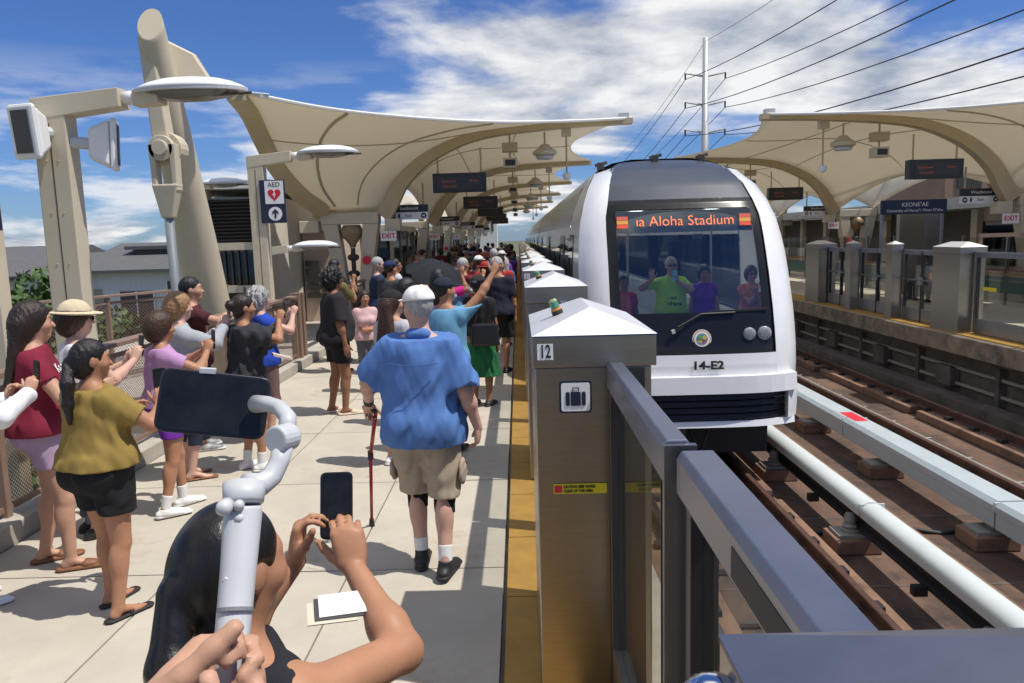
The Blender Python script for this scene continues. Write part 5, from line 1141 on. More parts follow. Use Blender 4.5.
    if bottom in ('shorts', 'trousers'):
        T = Vol(); T.el(lf((0, -.01, .97)), (hipw * bw + boff, .118 * bw + boff, .13), .06).el(lf((0, -.005, 1.03)), (.15 * bw + boff, .108 * bw + boff, .08), .06)
        for sx_ in (-1, 1): T.el(lf((sx_ * .075, -.065 * bw, .93)), (.085 * bw + boff, .085 * bw + boff, .095 + boff), .05)
        lb = .6 + .4 * bw
        for (hp_, kn, an) in legsJ:
            f = min(1, leg); T.rc(hp_, hp_ + (kn - hp_) * f, .088 * lb * 1.06 + boff, ((.088 + (.055 - .088) * f) * lb + boff) * (1.08 if f < .99 else 1), .03)
            if leg > 1: T.rc(kn, kn + (an - kn) * (leg - 1), .058 * lb + boff, .05 * lb + boff, .03)
        cut = [((0, 0, 1), 1.07 + dz)]
        if drop == 0: cut.append(((0, 0, -1), -min((hp_ + (kn - hp_) * min(1, leg) + (an - kn) * max(0, leg - 1))[2] for hp_, kn, an in legsJ) - .0))
        addp(bottom, T.mesh(bottom, hh, cut, (wr * .8, .10, 9 + seed), s), bm)
    elif bottom == 'skirt':
        T = Vol().rc(lf((0, -.01, 1.02)), lf((0, .0, leg)), .15 * bw + boff, .24 * bw, .03, flat=((0, 1, 0), .8)).el(lf((0, -.01, .96)), (hipw * bw + boff, .125 * bw + boff, .14), .05)
        addp('skirt', T.mesh('skirt', hh, [((0, 0, -1), -leg), ((0, 0, 1), 1.07)], (.010, .09, 3 + seed), s), bm)
    # shoes
    if not nofoot:
        for (hp_, kn, an), ft, sx_ in zip(legsJ, feet, (1, -1)):
            fd = nrm((ft[0] - an[0] + sx_ * .03, .22, 0)); z = np.array([0, 0, 1.]); sd_ = np.cross(fd, z)
            if shoes in ('sneaker', 'shoe', 'hightop'):
                T = Vol().rc(an - fd * .045 + z * -.05, an + fd * .17 + z * -.062, .041, .036, .02, flat=((0, 0, 1), .8)).rc(an + z * -.035, an + fd * .11 + z * -.058, .042, .034, .03).rc(an + fd * .0 + z * -.03, an + z * (.03 if shoes == 'hightop' else -.01), .043, .043, .02)
                o = addp('shoe', T.mesh('shoe', hh * .8, [((0, 0, -1), -.018), ((0, 0, 1), .12 if shoes == 'hightop' else .085)], None, s), sm)
                T = Vol().rc(an - fd * .05 + z * -.068, an + fd * .18 + z * -.068, .044, .041, .01, flat=((0, 0, 1), .42)); addp('sole', T.mesh('sole', hh * .8, [((0, 0, -1), -.002)], None, s), SOLE if shoes == 'sneaker' else BLACK, o)
                if socks is not None: addp('sock', Vol().rc(an + z * -.02, an + (kn - an) * .30, .040, .046, .01).mesh('sock', hh * .8, [(nrm(kn - an), nrm(kn - an) @ (an + (kn - an) * .28))], None, s), socks)
            else:
                T = Vol().rc(an - fd * .055 + z * -.072, an + fd * .19 + z * -.072, .042, .044, .01, flat=((0, 0, 1), .28 if shoes == 'flip' else .45)); o = addp('sole', T.mesh('sole', hh * .7, [((0, 0, -1), -.002)], None, s), sm)
                T = Vol()
                if shoes == 'flip': T.rc(an + fd * .13 - z * .045, an + fd * .06 + sd_ * .035 - z * .055, .007, .008, .005).rc(an + fd * .13 - z * .045, an + fd * .06 - sd_ * .035 - z * .055, .007, .008, .005)
                else: T.rc(an + fd * .09 + z * -.055, an + fd * .125 + z * -.06, .043, .04, .01, flat=((0, 0, 1), .75))
                addp('strap', T.mesh('strap', hh * .6, [], None, s), sm, o)
    # hair
    if hair:
        G = Vol(); cut = []
        cn = lambda a, off: (Rm @ nrm(a), (Rm @ nrm(a)) @ HT_(off))
        vol = {'short': .012, 'long': .02, 'pony': .010, 'bun': .012, 'curly': .03, 'fringe': .006, 'bob': .026}[hair]
        hel(G, (0, -.016, 1.672), (.076 + vol, .094 + vol, .096 + vol), .03)
        if hair in ('long', 'bob', 'curly', 'pony'):
            hel(G, (0, -.05, 1.62), (.072 + vol, .07 + vol, .09 + vol), .04)
        if hair in ('long',):
            for dx in (-.05, 0, .05): G.rc(HT_((dx, -.075, 1.62)), lf((dx * 1.6, -.115 * bw - .015, 1.27)), .055, .035, .04)
        if hair == 'pony':
            G.el(HT_((0, -.115, 1.63)), (.03, .03, .03), .02)
            p0 = HT_((0, -.13, 1.62)); pts = [p0, np.array(lf((.005, -.165, 1.52))), np.array(lf((.01, -.158 * (.5 + .5 * bw), 1.40))), np.array(lf((.0, -.150 * (.5 + .5 * bw), 1.28)))]
            for a, b, ra, rb in zip(pts, pts[1:], (.028, .04, .034), (.04, .034, .014)): G.rc(a, b, ra, rb, .02)
        if hair == 'bun': G.el(HT_((0, -.125, 1.665)), (.055, .05, .055), .02); hel(G, (0, -.05, 1.60), (.066, .05, .06), .03)
        # clear the face
        hel(G, (0, .115, 1.605), (.075, .085, .105), .02, True); hel(G, (0, .05, 1.535), (.072, .08, .075), .02, True)
        if hair in ('short', 'fringe'): cut.append(cn((0, .62, -.78), (0, -.06, 1.59)))
        for sx_ in (-1, 1):
            if hair in ('short', 'fringe', 'pony', 'bun'): hel(G, (sx_ * .088, .01, 1.625), (.022, .034, .042), .015, True)
        if hat: cut.append(cn((0, 0, 1), (0, 0, 1.705)))
        w_ = (.010, .028, 4 + seed) if hair == 'curly' else (.0022, .022, 4 + seed)
        addp('hair', G.mesh('hair', hh * .75, cut, None if SLEEK[0] else w_, s), hm)
        if hair == 'pony' and key is None: addp('hair_tie', Vol().el(HT_((0, -.13, 1.625)), (.035, .013, .035), .01, hr).mesh('hair_tie', hh * .5, [], None, s), fab('scrunchie', (.36, .33, .10)) if not SLEEK[0] else fab('hair_tie_pink', (.7, .5, .45)))
    if hat:
        K = Vol(); cn = lambda a, off: (Rm @ nrm(a), (Rm @ nrm(a)) @ HT_(off))
        hel(K, (0, -.012, 1.69), (.096, .115, .092 if hat != 'bucket' else .10), .01); o = addp('hat', K.mesh('hat', hh * .75, [cn((0, 0, -1), (0, 0, 1.69))], (.002, .08, 2), s), hatm)
        K = Vol()
        if hat == 'cap': K.el(HT_((0, .125, 1.693)), (.075, .085, .010), .01, hr)
        if hat == 'bucket': K.el(HT_((0, 0, 1.688)), (.165, .18, .016), .01, hr)
        if hat != 'beanie': addp('brim', K.mesh('brim', hh * .6, [], None, s), hatm, o)
        if hat == 'bucket':
            b_ = Vol(); hel(b_, (0, -.012, 1.703), (.099, .118, .011), .005); addp('hat_band', b_.mesh('hat_band', hh * .6, [], None, s), fab('hatband', (.05, .035, .03)), o)
    if glasses:
        K = Vol()
        for sx_ in (-1, 1): hel(K, (sx_ * .032, .107, 1.650), (.027, .010, .019), .004); K.rc(HT_((sx_ * .056, .10, 1.655)), HT_((sx_ * .082, .0, 1.655)), .004, .004, .003)
        K.rc(HT_((-.01, .114, 1.655)), HT_((.01, .114, 1.655)), .004, .004, .003)
        addp('sunglasses', K.mesh('sunglasses', .004, [], None, s), GLS)
    if key: PROTO[key] = {'parts': [(a, b, c) for a, b, c in made], 's': s}
    fx = lambda p: np.array(root.matrix_basis @ Vector([float(q) * s for q in p]))
    return root, dict(s=s, W=lambda p: fx(p), arms=armsJ, head=HT_, legs=legsJ, lf=lf)
PHB = mat('phone_black', (.012, .012, .014), .3, var=0); PHS = mat('phone_screen', (.012, .013, .015), .22, var=.5, scale=20, spec=.3)
def phone(c, right, up, label, size=(.075, .155), m=None, group='phones held up by people'):
    c = Vector([float(q) for q in c]); r_ = Vector(right).normalized(); u_ = Vector(up); u_ = (u_ - r_ * u_.dot(r_)).normalized(); n_ = r_.cross(u_)
    t = thing('phone', label, 'phone', c, group); w, hgt = size[0] / 2, size[1] / 2
    M = Matrix(((r_.x, u_.x, n_.x), (r_.y, u_.y, n_.y), (r_.z, u_.z, n_.z)))
    def rr(w, h, q): return [(sx * (w - q) + q * math.cos(a), sz * (h - q) + q * math.sin(a)) for sx, sz, a0 in ((1, 1, 0), (-1, 1, 90), (-1, -1, 180), (1, -1, 270)) for a in np.radians([a0, a0 + 30, a0 + 60, a0 + 90])]
    b = MB().prism(rr(w, hgt, .012), -.0045, .0045, 2); b.v = [tuple(c + M @ Vector(p)) for p in b.v]; part('case', b, m or PHB, t, bevel=.0015)
    b = MB().prism(rr(w - .004, hgt - .004, .009), .0046, .0056, 2); b.v = [tuple(c + M @ Vector(p)) for p in b.v]; part('screen', b, PHS, t)
    for k in range(2):
        b = MB().lathe((0, 0, 0), [(.008, 0), (.008, .002), (.006, .0025)], 12); b.v = [tuple(c + M @ Vector((p[0] + w - .016, p[1] + hgt - .018 - k * .02, -.0048 - p[2]))) for p in b.v]; part('lens', b, GLS, t)
    return t
from mathutils.bvhtree import BVHTree
K_ = fab('black', (.016, .016, .018)); BS = mat('shoe_black', (.015, .015, .017), .55, var=.2, bump=.2, bscale=80); WS = mat('shoe_white', (.74, .74, .73), .6, var=.06, bump=.1, bscale=90)
FLIP = mat('flipflop', (.02, .018, .018), .7); CLOG = mat('cream_clog', (.62, .50, .38), .7, var=.05); SOCK = fab('sock', (.74, .73, .71))
G1 = 'people filming by the railing'; G2 = 'people in the platform crowd'
grip = lambda sx: dict(d=(-.15 * sx, .35, .92), n=(-.75 * sx, .65, 0), curl=(52, 42, 22))
def shirt_text(root, s, lines, size, z0, m_, x=0.):
    sh = [c for c in root.children if c.name.startswith('shirt')][0]; me = sh.data
    bv = BVHTree.FromPolygons([v.co for v in me.vertices], [tuple(p.vertices) for p in me.polygons])
    for k, ln in enumerate(lines):
        t_ = text('shirt_print', ln, size * s, (x * s, .2, (z0 - k * size * .95) * s), (-1, 0, 0), (0, 0, 1), m_, sh, ext=0, bold=.0022) if False else None
        cu = bpy.data.curves.new('p', 'FONT'); cu.body = ln; cu.size = size * s; cu.align_x = 'CENTER'; cu.offset = .0016; cu.resolution_u = 2
        tmp = bpy.data.objects.new('tmp', cu); COL.objects.link(tmp); dg = bpy.context.evaluated_depsgraph_get(); tm = bpy.data.meshes.new_from_object(tmp.evaluated_get(dg)); bpy.data.objects.remove(tmp)
        for v in tm.vertices:
            X, Z = -v.co.x + x * s, v.co.y + (z0 - k * size * .95) * s
            h_ = bv.ray_cast(Vector((X, 1, Z)), Vector((0, -1, 0))); v.co = Vector((X, (h_[0].y if h_[0] else .1) + .006, Z))
        tm.materials.clear(); link('shirt_print', tm, m_, sh)
# --- woman in mustard tee
r_, q = person('woman in mustard tee and black shorts filming with her dark ponytail tied back', (-2.40, 4.20), 24, 1.57, 1.26, 'f', 'tan', .0085, fab('mustard', (.27, .185, .05)), .66, .985, .018, 'shorts', K_, .52, .026, 'flip', FLIP, 'pony', HB,
               RW=(.17, .34, 1.30), LW=(-.04, .30, 1.22), Rp=(.9, -.2, -.7), Lp=(-.9, 0, -.6), Rh=grip(1), Lh=grip(-1), hyaw=30, hpitch=-6, feet=((.13, -.05), (-.10, .08)), group=G1, wr=.006)
phone(q['W']((.10, .42, 1.44)), (.8, .6, 0), (0, .1, 1), 'black phone held up by the woman in the mustard tee')
# --- maroon tee
r_, q = person('woman in maroon printed tee and lavender shorts with long dark curly hair', (-3.12, 4.86), 62, 1.74, 1.16, 'f', 'light', .009, fab('maroon', (.20, .018, .04)), .55, .93, .014, 'shorts', fab('lavender', (.42, .30, .43)), .46, .012, 'sandal', LEA, 'long', HDB,
               RW=(.12, .34, 1.20), LW=(-.30, .22, 1.02), Rp=(.8, -.5, -.6), hyaw=-6, hpitch=-4, feet=((.13, .10), (-.12, -.06)), group=G1, seed=1)
shirt_text(r_, q['s'], ['Ka mau', 'Ke ea o', 'ka ʻāina', 'i ka pono'], .075, 1.32, WHITEP)
# --- straw hat
r_, q = person('woman in straw bucket hat and sunglasses with white tee holding a phone', (-3.17, 5.42), 50, 1.70, 1.1, 'f', 'pale', .009, fab('white', (.72, .72, .71)), .5, .9, .016, 'trousers', fab('patterned', (.10, .10, .12)), 1.9, .02, 'shoe', BS, 'bob', HBR, 'bucket', fab('straw', (.60, .50, .34)),
               RW=(.06, .36, 1.30), LW=(-.12, .34, 1.26), Rh=grip(1), Lh=grip(-1), hyaw=6, hpitch=-4, glasses=True, group=G1, seed=2)
phone(q['W']((0, .43, 1.40)), (.7, -.6, 0), (0, .15, 1), 'dark phone held by the woman in the straw hat')
# --- white sleeve at frame edge
r_, q = person('person in white long sleeved shirt with curly brown hair filming beside the maroon tee', (-3.30, 4.30), 40, 1.60, 1.05, 'f', 'light', .010, fab('white2', (.76, .77, .80)), 1.92, .80, .024, 'trousers', fab('grey_dark', (.07, .07, .08)), 1.9, .02, 'sneaker', WS, 'long', HBR,
               RW=(.18, .40, 1.36), LW=(-.1, .35, 1.30), Rp=(.8, -.2, -.8), Rh=grip(1), Lh=grip(-1), hyaw=10, group=G1, seed=3)
phone(q['W']((.14, .47, 1.48)), (.8, -.6, 0), (0, .1, 1), 'black phone held by the person in white long sleeves')
# --- lilac top
r_, q = person('woman in lilac top and purple shorts with short brown hair and white sneakers', (-2.78, 5.86), 48, 1.57, 1.05, 'f', 'tan', .009, fab('lilac', (.44, .25, .44)), .5, .97, .016, 'shorts', fab('purple', (.17, .035, .34)), .5, .014, 'sneaker', WS, 'bob', HBR,
               RW=(.12, .34, 1.40), LW=(-.02, .36, 1.40), Rp=(.9, -.2, -.7), Lp=(-.9, 0, -.7), Rh=grip(1), Lh=grip(-1), hyaw=4, hpitch=-6, feet=((.12, -.10), (-.10, .12)), group=G1, seed=4, socks=SOCK)
phone(q['W']((.05, .43, 1.50)), (.6, -.75, 0), (0, .1, 1), 'black phone held by the woman in lilac')
# --- blond woman grey shirt
r_, q = person('blond woman in light grey long sleeves and sandals filming behind the lilac top', (-3.02, 6.75), 55, 1.66, 1.0, 'f', 'pale', .010, fab('light_grey', (.36, .37, .40)), 1.85, .88, .018, 'trousers', fab('denim_dark', (.03, .035, .06)), 1.35, .018, 'flip', LEA, 'bob', HBL,
               RW=(.08, .38, 1.44), LW=(-.1, .36, 1.38), Rp=(.8, -.2, -.8), Rh=grip(1), Lh=grip(-1), hyaw=5, hpitch=-4, group=G1, seed=5)
phone(q['W']((.0, .45, 1.52)), (.6, -.75, 0), (0, .1, 1), 'phone with pale case held by the blond woman', m=mat('phone_pale', (.55, .55, .58), .3))
t = thing('leaflet', 'white folded leaflet held by the boy in dark maroon shirt', 'leaflet', q['W']((.02, .56, 1.45))); wq = q['W']((.02, .56, 1.45))
part('paper', flat([(-.06, -.14), (.06, -.14), (.06, .14), (-.06, .14)], wq, (.9, .3, .1), (.05, 0, 1), .002), WHITEP, t); part('photo_print', flat([(-.05, .03), (.05, .03), (.05, .10), (-.05, .10)], Vector(wq) + Vector((.0, -.004, 0)), (.9, .3, .1), (.05, 0, 1), .001), mat('print_dark', (.12, .12, .14), .6, var=.4, scale=40), t)
# --- boy
r_, q = person('young man with black hair in dark maroon striped shirt filming above the others', (-3.32, 7.75), 62, 1.76, .95, 'm', 'light', .010, fab('dark_maroon', (.07, .018, .022)), .6, .88, .018, 'trousers', fab('navy_trousers', (.018, .02, .04)), 1.9, .022, 'sneaker', mat('shoe_bw', (.25, .25, .26), .5, var=.9, scale=14), 'short', HB,
               RW=(.24, .40, 1.46), LW=(-.05, .42, 1.40), Rp=(.9, -.2, -.7), Rh=grip(1), Lh=grip(-1), hyaw=10, group=G1, seed=6)
phone(q['W']((.20, .48, 1.58)), (.5, -.8, 0), (0, .1, 1), 'phone raised by the young man with black hair')
shirt_text(r_, q['s'], ['| | | | |', '| | | | |'], .12, 1.30, fab('gold_stripe', (.35, .2, .08)))
# --- dark dress
r_, q = person('young woman in loose charcoal dress and white sneakers filming with hair in a bun', (-2.52, 6.95), 52, 1.62, 1.0, 'f', 'tan', .0085, fab('charcoal', (.035, .036, .042)), .75, .70, .045, None, None, .5, .02, 'sneaker', WS, 'bun', HDB,
               RW=(.14, .30, 1.50), LW=(-.02, .34, 1.46), Rp=(.9, 0, -.8), Lp=(-.9, 0, -.8), Rh=grip(1), Lh=grip(-1), hyaw=4, hpitch=-3, feet=((.10, .06), (-.10, -.02)), group=G1, seed=7, wr=.010, slk=1, socks=SOCK)
phone(q['W']((.08, .38, 1.60)), (.5, -.8, 0), (0, .1, 1), 'black phone held by the young woman in charcoal dress')
t = thing('notepad', 'cream notepad tucked under the arm of the charcoal dress', 'notepad', q['W']((.10, .27, 1.2))); part('cover', MB().bar(Vector(q['W']((.06, .24, 1.16))), Vector(q['W']((.10, .42, 1.10))), .14, .02), mat('cream_paper', (.6, .5, .42), .7), t)
# --- grey haired woman in blue
r_, q = person('grey haired woman in bright blue top filming next to the charcoal dress', (-2.72, 8.0), 50, 1.62, 1.1, 'f', 'pale', .011, fab('royal_blue', (.02, .06, .38)), .55, .90, .016, 'trousers', fab('floral', (.16, .10, .10)), 1.3, .02, 'flip', FLIP, 'curly', HGR,
               RW=(.12, .33, 1.44), LW=(-.05, .34, 1.42), Rh=grip(1), Lh=grip(-1), hyaw=10, group=G1, seed=8)
phone(q['W']((.05, .41, 1.52)), (.5, -.8, 0), (0, .1, 1), 'black phone held by the grey haired woman in blue')
# --- man in black tee
r_, q = person('large man in black tee and black shorts with curly hair and cream clogs', (-2.24, 9.25), 62, 1.76, 1.22, 'm', 'brown', .010, fab('faded_black', (.028, .026, .028)), .85, .90, .022, 'shorts', K_, .62, .022, 'sandal', CLOG, 'curly', HB,
               belly=.04, hyaw=0, feet=((.12, .05), (-.10, -.06)), group=G2, seed=9, slk=1)
# --- olive tee man
r_, q = person('man in olive tee and grey shorts behind the large man in black', (-2.95, 12.3), 30, 1.72, 1.1, 'm', 'brown', .012, fab('olive', (.13, .115, .045)), .7, .9, .02, 'shorts', fab('stone_grey', (.16, .16, .15)), .75, .025, 'sneaker', BS, 'short', HB, RW=(.1, .3, 1.35), Rh=grip(1), group=G2, seed=10)
r_, q = person('person in black with dark hair beside the man in olive', (-3.2, 13.4), 40, 1.78, 1.0, 'm', 'brown', .013, fab('black_b', (.02, .02, .022)), .7, .9, .02, 'trousers', fab('charcoal_p', (.03, .03, .035)), 1.9, .02, 'sneaker', BS, 'short', HB, RW=(.1, .3, 1.4), Rh=grip(1), group=G2, seed=11)
r_, q = person('girl in pale pink tee and grey leggings behind the large man in black', (-2.15, 10.6), 150, 1.40, .9, 'f', 'tan', .012, fab('pale_pink', (.62, .40, .40)), .5, .92, .015, 'trousers', fab('grey_leg', (.12, .12, .13)), 1.9, .012, 'sneaker', WS, 'long', HDB, RW=(-.05, .25, 1.1), LW=(.05, .25, 1.12), group=G2, seed=12)
# --- navy tee man
r_, q = person('grey haired man in navy tee and navy shorts looking at his phone', (-2.42, 13.2), 75, 1.80, 1.12, 'm', 'pale', .012, fab('navy_tee', (.025, .04, .085)), .7, .9, .02, 'shorts', fab('navy_shorts', (.012, .016, .03)), .8, .025, 'sneaker', BS, 'short', HGR, RW=(.1, .38, 1.12), LW=(-.1, .38, 1.14), hyaw=10, hpitch=-5, glasses=True, group=G2, seed=13)
phone(q['W']((0, .48, 1.18)), (.3, -.9, 0), (.5, 0, .8), 'black phone held low by the grey haired man in navy')
r_, q = person('dark haired man in pale grey tee carrying a black camera', (-2.30, 14.4), 70, 1.74, 1.15, 'm', 'tan', .012, fab('pale_grey', (.50, .52, .55)), .7, .9, .02, 'trousers', fab('teal_p', (.06, .2, .24)), 1.2, .02, 'sneaker', BS, 'short', HB, RW=(.05, .3, 1.2), LW=(-.05, .3, 1.2), hyaw=10, group=G2, seed=14)
r_, q = person('tall person in black raising a phone beside the first canopy column', (-2.55, 18.2), 60, 1.86, 1.15, 'm', 'dark', .014, fab('black_c', (.012, .012, .013)), 1.9, .8, .025, 'trousers', fab('black_d', (.012, .012, .014)), 1.9, .025, 'shoe', BS, 'short', HB, RW=(.15, .38, 1.52), Rh=grip(1), group=G2, seed=15)
# --- blue shirt man
r_, q = person('heavy man in blue shirt and khaki cargo shorts leaning on a red cane', (-.62, 4.70), 8, 1.78, 1.24, 'm', 'pale', .0085, fab('blue_chambray', (.095, .20, .47), .3), .86, .82, .030, 'shorts', fab('khaki', (.40, .325, .24)), .98, .032, 'hightop', BS, 'fringe', HGR, 'cap', fab('cap_white', (.74, .73, .71)),
               LW=(-.42, .20, 1.00), RW=(.335, .02, .90), Lp=(-.7, -.8, -.1), Rp=(.35, -1, 0), Lh=dict(d=(-.2, .7, -.6), n=(.2, -.3, -1), curl=(50, 50, 30)), Rh=dict(d=(-.1, .1, -1), n=(-1, 0, 0), curl=(30, 30, 20)), hyaw=-38, hpitch=-4, belly=.06, feet=((.14, -.14), (-.05, .02)), group=G2, neck=True, slk=1.3, socks=SOCK, wr=.007, seed=16)
sh = [c for c in r_.children if c.name.startswith('shirt')][0]; S_ = q['s']
part_ = MB().tube([(-.15 * S_, -.185 * S_, 1.335 * S_), (-.07 * S_, -.212 * S_, 1.325 * S_), (.07 * S_, -.212 * S_, 1.325 * S_), (.15 * S_, -.185 * S_, 1.335 * S_)], .003, 5); link('yoke_seam', part_.mesh('yoke_seam'), fab('seam_blue', (.06, .13, .32)), sh)
for (hp_, kn, an) in q['legs']:
    link('knee_brace', Vol().rc(kn + (an - kn) * .06, kn + (an - kn) * .24, .066, .062, .01).mesh('knee_brace', .008, [(nrm(an - kn), nrm(an - kn) @ (kn + (an - kn) * .25))], (.003, .05, 3), S_), K_, r_)
for sx_, hp_ in ((1, q['legs'][0]), (-1, q['legs'][1])):
    c = hp_[0] + (hp_[1] - hp_[0]) * .62 + np.array([sx_ * .125, 0, 0]); link('cargo_pocket', Vol().el(c, (.022, .07, .085), .01).mesh('cargo_pocket', .009, [], (.004, .06, 4), S_), fab('khaki', (0, 0, 0)), r_)
hw_ = q['W'](q['arms'][1][2] + np.array([-.015, .06, -.045]))
foot = gnd(372, 526)
t = thing('walking_cane', 'red metal walking cane with black handle held by the man in blue', 'cane', (foot[0], foot[1], 0))
tp = Vector(hw_); ft = Vector((foot[0], foot[1], .03)); mid = ft.lerp(tp, .62)
CR = mat('cane_red', (.30, .02, .03), .25, metal=.5, var=.05)
part('shaft', MB().tube([ft, mid], .012, 10), CR, t, smooth=True); part('upper_shaft', MB().tube([mid, tp + Vector((.03, 0, -.07)), tp + Vector((.04, 0, -.02))], .014, 10), CR, t, smooth=True); part('collar', MB().tube([mid - Vector((0, 0, .03)), mid + Vector((0, 0, .03))], .02, 10), BLACK, t)
part('handle', MB().tube([tp + Vector((.05, -.06, .0)), tp + Vector((.0, 0, .012)), tp + Vector((-.05, .07, 0))], .017, 10), BLACK, t, smooth=True); part('foot', MB().tube([ft - Vector((0, 0, .03)), ft + Vector((0, 0, .03))], [.022, .016], 10), BLACK, t)
wl = q['arms'][1]; o = link('wristband', Vol().rc(wl[2] + (wl[1] - wl[2]) * .12, wl[2] + (wl[1] - wl[2]) * .2, .034, .035, .01).mesh('wristband', .008, [], None, S_), BLACK, r_)
# --- light blue tee pointing man
r_, q = person('man in light blue tee and navy cap pointing ahead with raised arm', (-.72, 7.4), 12, 1.70, 1.08, 'm', 'tan', .009, fab('light_blue', (.14, .33, .50)), .75, .92, .02, 'trousers', fab('jeans', (.03, .04, .07)), 1.9, .02, 'sneaker', BS, 'short', HB, 'cap', fab('cap_navy', (.02, .024, .04)),
               RW=(.45, .20, 1.80), Rp=(1, -.3, -.8), Rh=dict(d=(.3, .35, .9), n=(-.6, .7, 0), curl=((5, 5, 5), (60, 70, 40), (70, 70, 40), (70, 70, 40))), hyaw=40, group=G2, seed=17)
link('face_mask', Vol().el(q['head']((0, .085, 1.585)), (.05, .045, .04), .01).mesh('face_mask', .008, [], None, q['s']), fab('mask_blue', (.2, .4, .5)), r_)
# --- black cap woman
r_, q = person('woman in black cap and pale top with long brown hair behind the man in blue', (-1.16, 7.0), 30, 1.62, .98, 'f', 'light', .0095, fab('pale_top', (.42, .42, .46)), .5, .92, .015, 'shorts', fab('denim', (.08, .12, .2)), .4, .02, 'sneaker', WS, 'long', HBR, 'cap', fab('cap_black', (.02, .02, .024)), hyaw=40, group=G2, seed=18)
r_, q = person('woman with black bob in dark top next to the black cap', (-1.25, 8.6), 20, 1.64, 1.0, 'f', 'light', .011, fab('ink', (.03, .03, .04)), .5, .92, .015, 'shorts', fab('denim2', (.06, .1, .17)), .4, .02, 'sneaker', WS, 'bob', HB, hyaw=35, group=G2, seed=19)
# --- green skirt woman with bag
r_, q = person('woman in black top and long green skirt with black and red beanie', (-.50, 9.5), 18, 1.62, 1.1, 'f', 'brown', .010, fab('black_top', (.018, .018, .02)), .6, .98, .018, 'skirt', fab('green', (.02, .14, .05)), .42, .02, 'shoe', BS, 'bun', HB, 'beanie', fab('beanie', (.03, .028, .03)), hyaw=15, group=G2, seed=20)
bx = q['W']((.14, -.19, 1.02))
t = thing('handbag', 'black leather handbag on the back of the woman in green skirt', 'handbag', bx); BL = mat('bag_leather', (.014, .014, .016), .38, var=.2)
part('body', MB().hexa([(bx[0] - .18, bx[1] - .06, bx[2] - .16), (bx[0] + .18, bx[1] - .06, bx[2] - .16), (bx[0] + .18, bx[1] + .06, bx[2] - .16), (bx[0] - .18, bx[1] + .06, bx[2] - .16), (bx[0] - .16, bx[1] - .03, bx[2] + .12), (bx[0] + .16, bx[1] - .03, bx[2] + .12), (bx[0] + .16, bx[1] + .03, bx[2] + .12), (bx[0] - .16, bx[1] + .03, bx[2] + .12)]), BL, t, bevel=.03)
part('strap', MB().tube([(bx[0] + .13, bx[1], bx[2] + .1), (bx[0] + .05, bx[1] - .03, bx[2] + .42), (bx[0] - .02, bx[1] + .06, bx[2] + .50), (bx[0] - .06, bx[1] - .02, bx[2] + .38), (bx[0] - .12, bx[1], bx[2] + .1)], .01, 7), BL, t, smooth=True)
# --- dark tee right man
r_, q = person('grey haired man in dark printed tee and black shorts by the yellow strip', (-.33, 11.9), 10, 1.78, 1.15, 'm', 'tan', .011, fab('midnight', (.018, .02, .035)), .75, .9, .022, 'shorts', fab('black_shorts', (.015, .015, .016)), .85, .03, 'shoe', BS, 'short', HGR, hyaw=50, group=G2, seed=21)
# --- magenta, umbrella
r_, q = person('person in bright magenta top raising one hand under the umbrella', (-1.15, 10.9), 15, 1.66, 1.05, 'f', 'brown', .011, fab('magenta', (.52, .02, .20)), .8, .92, .02, 'trousers', K_, 1.9, .02, 'shoe', BS, 'long', HB, RW=(.30, .22, 1.66), Rp=(1, 0, -.8), Rh=dict(d=(0, .2, 1), n=(0, 1, .1), curl=(20, 25, 20)), LW=(-.1, .25, 1.45), Lh=grip(-1), hyaw=-10, group=G2, seed=22)
uc = Vector(atY(441, 262, 11.6)); t = thing('umbrella', 'black folding umbrella held tilted above the crowd', 'umbrella', uc - Vector((0, 0, .6)))
UM = fab('umbrella_black', (.02, .022, .028)); ax_u = Vector((.35, -.25, .9)).normalized(); e1 = ax_u.orthogonal().normalized(); e2 = ax_u.cross(e1)
def um(a, r__): return uc + (e1 * math.cos(a) + e2 * math.sin(a)) * r__ - ax_u * (.22 * (r__ / .48) ** 2)
for k in range(8):
    a0, a1 = k * math.pi / 4, (k + 1) * math.pi / 4
    part('panel', MB().grid(lambda u, v: (lambda p_: p_ + ax_u * (-.045 * math.sin(math.pi * v) * (u / .48)))(um(a0 + (a1 - a0) * v, u)), np.linspace(.01, .48, 6), np.linspace(0, 1, 6)), UM, t, solid=.002)
    part('rib', MB().tube([um(a0, r__) - ax_u * .006 for r__ in np.linspace(.01, .48, 5)], .003, 5), STEELD, t)
part('shaft', MB().tube([uc + ax_u * .04, uc - ax_u * .62], .007, 7), STEELD, t); part('handle', MB().tube([uc - ax_u * .60, uc - ax_u * .72], .016, 8), BLACK, t)
# --- foreground woman with ponytail
PHP = (-.54, 1.32)
SLEEK[0] = True; HB2 = hairm('sleek_black', (.010, .009, .009), .3); HB2.node_tree.nodes['Bump'].inputs['Strength'].default_value = .12
r_, q = person('woman with sleek black ponytail and black tank top photographing with both arms raised', PHP, 22, 1.60, 1.18, 'f', 'tan', .0062, fab('tank_black', (.02, .02, .026)), 0, .92, .008, 'trousers', fab('heather_grey', (.10, .10, .11)), 1.9, .02, 'sneaker', WS, 'pony', HB2,
               RW=(.035, .37, 1.49), LW=(-.165, .40, 1.47), Rp=(1, .05, -.6), Lp=(-.6, .2, -.9), Rh=dict(d=(-.35, .25, .9), n=(-.6, .75, .1), curl=(35, 40, 25), thumb=(.5, .5, .6)), Lh=dict(d=(.1, .15, .95), n=(.75, .4, 0), curl=(45, 45, 25), thumb=(.7, .5, .4)), hyaw=12, hpitch=-6, group=None, seed=23)
SLEEK[0] = False
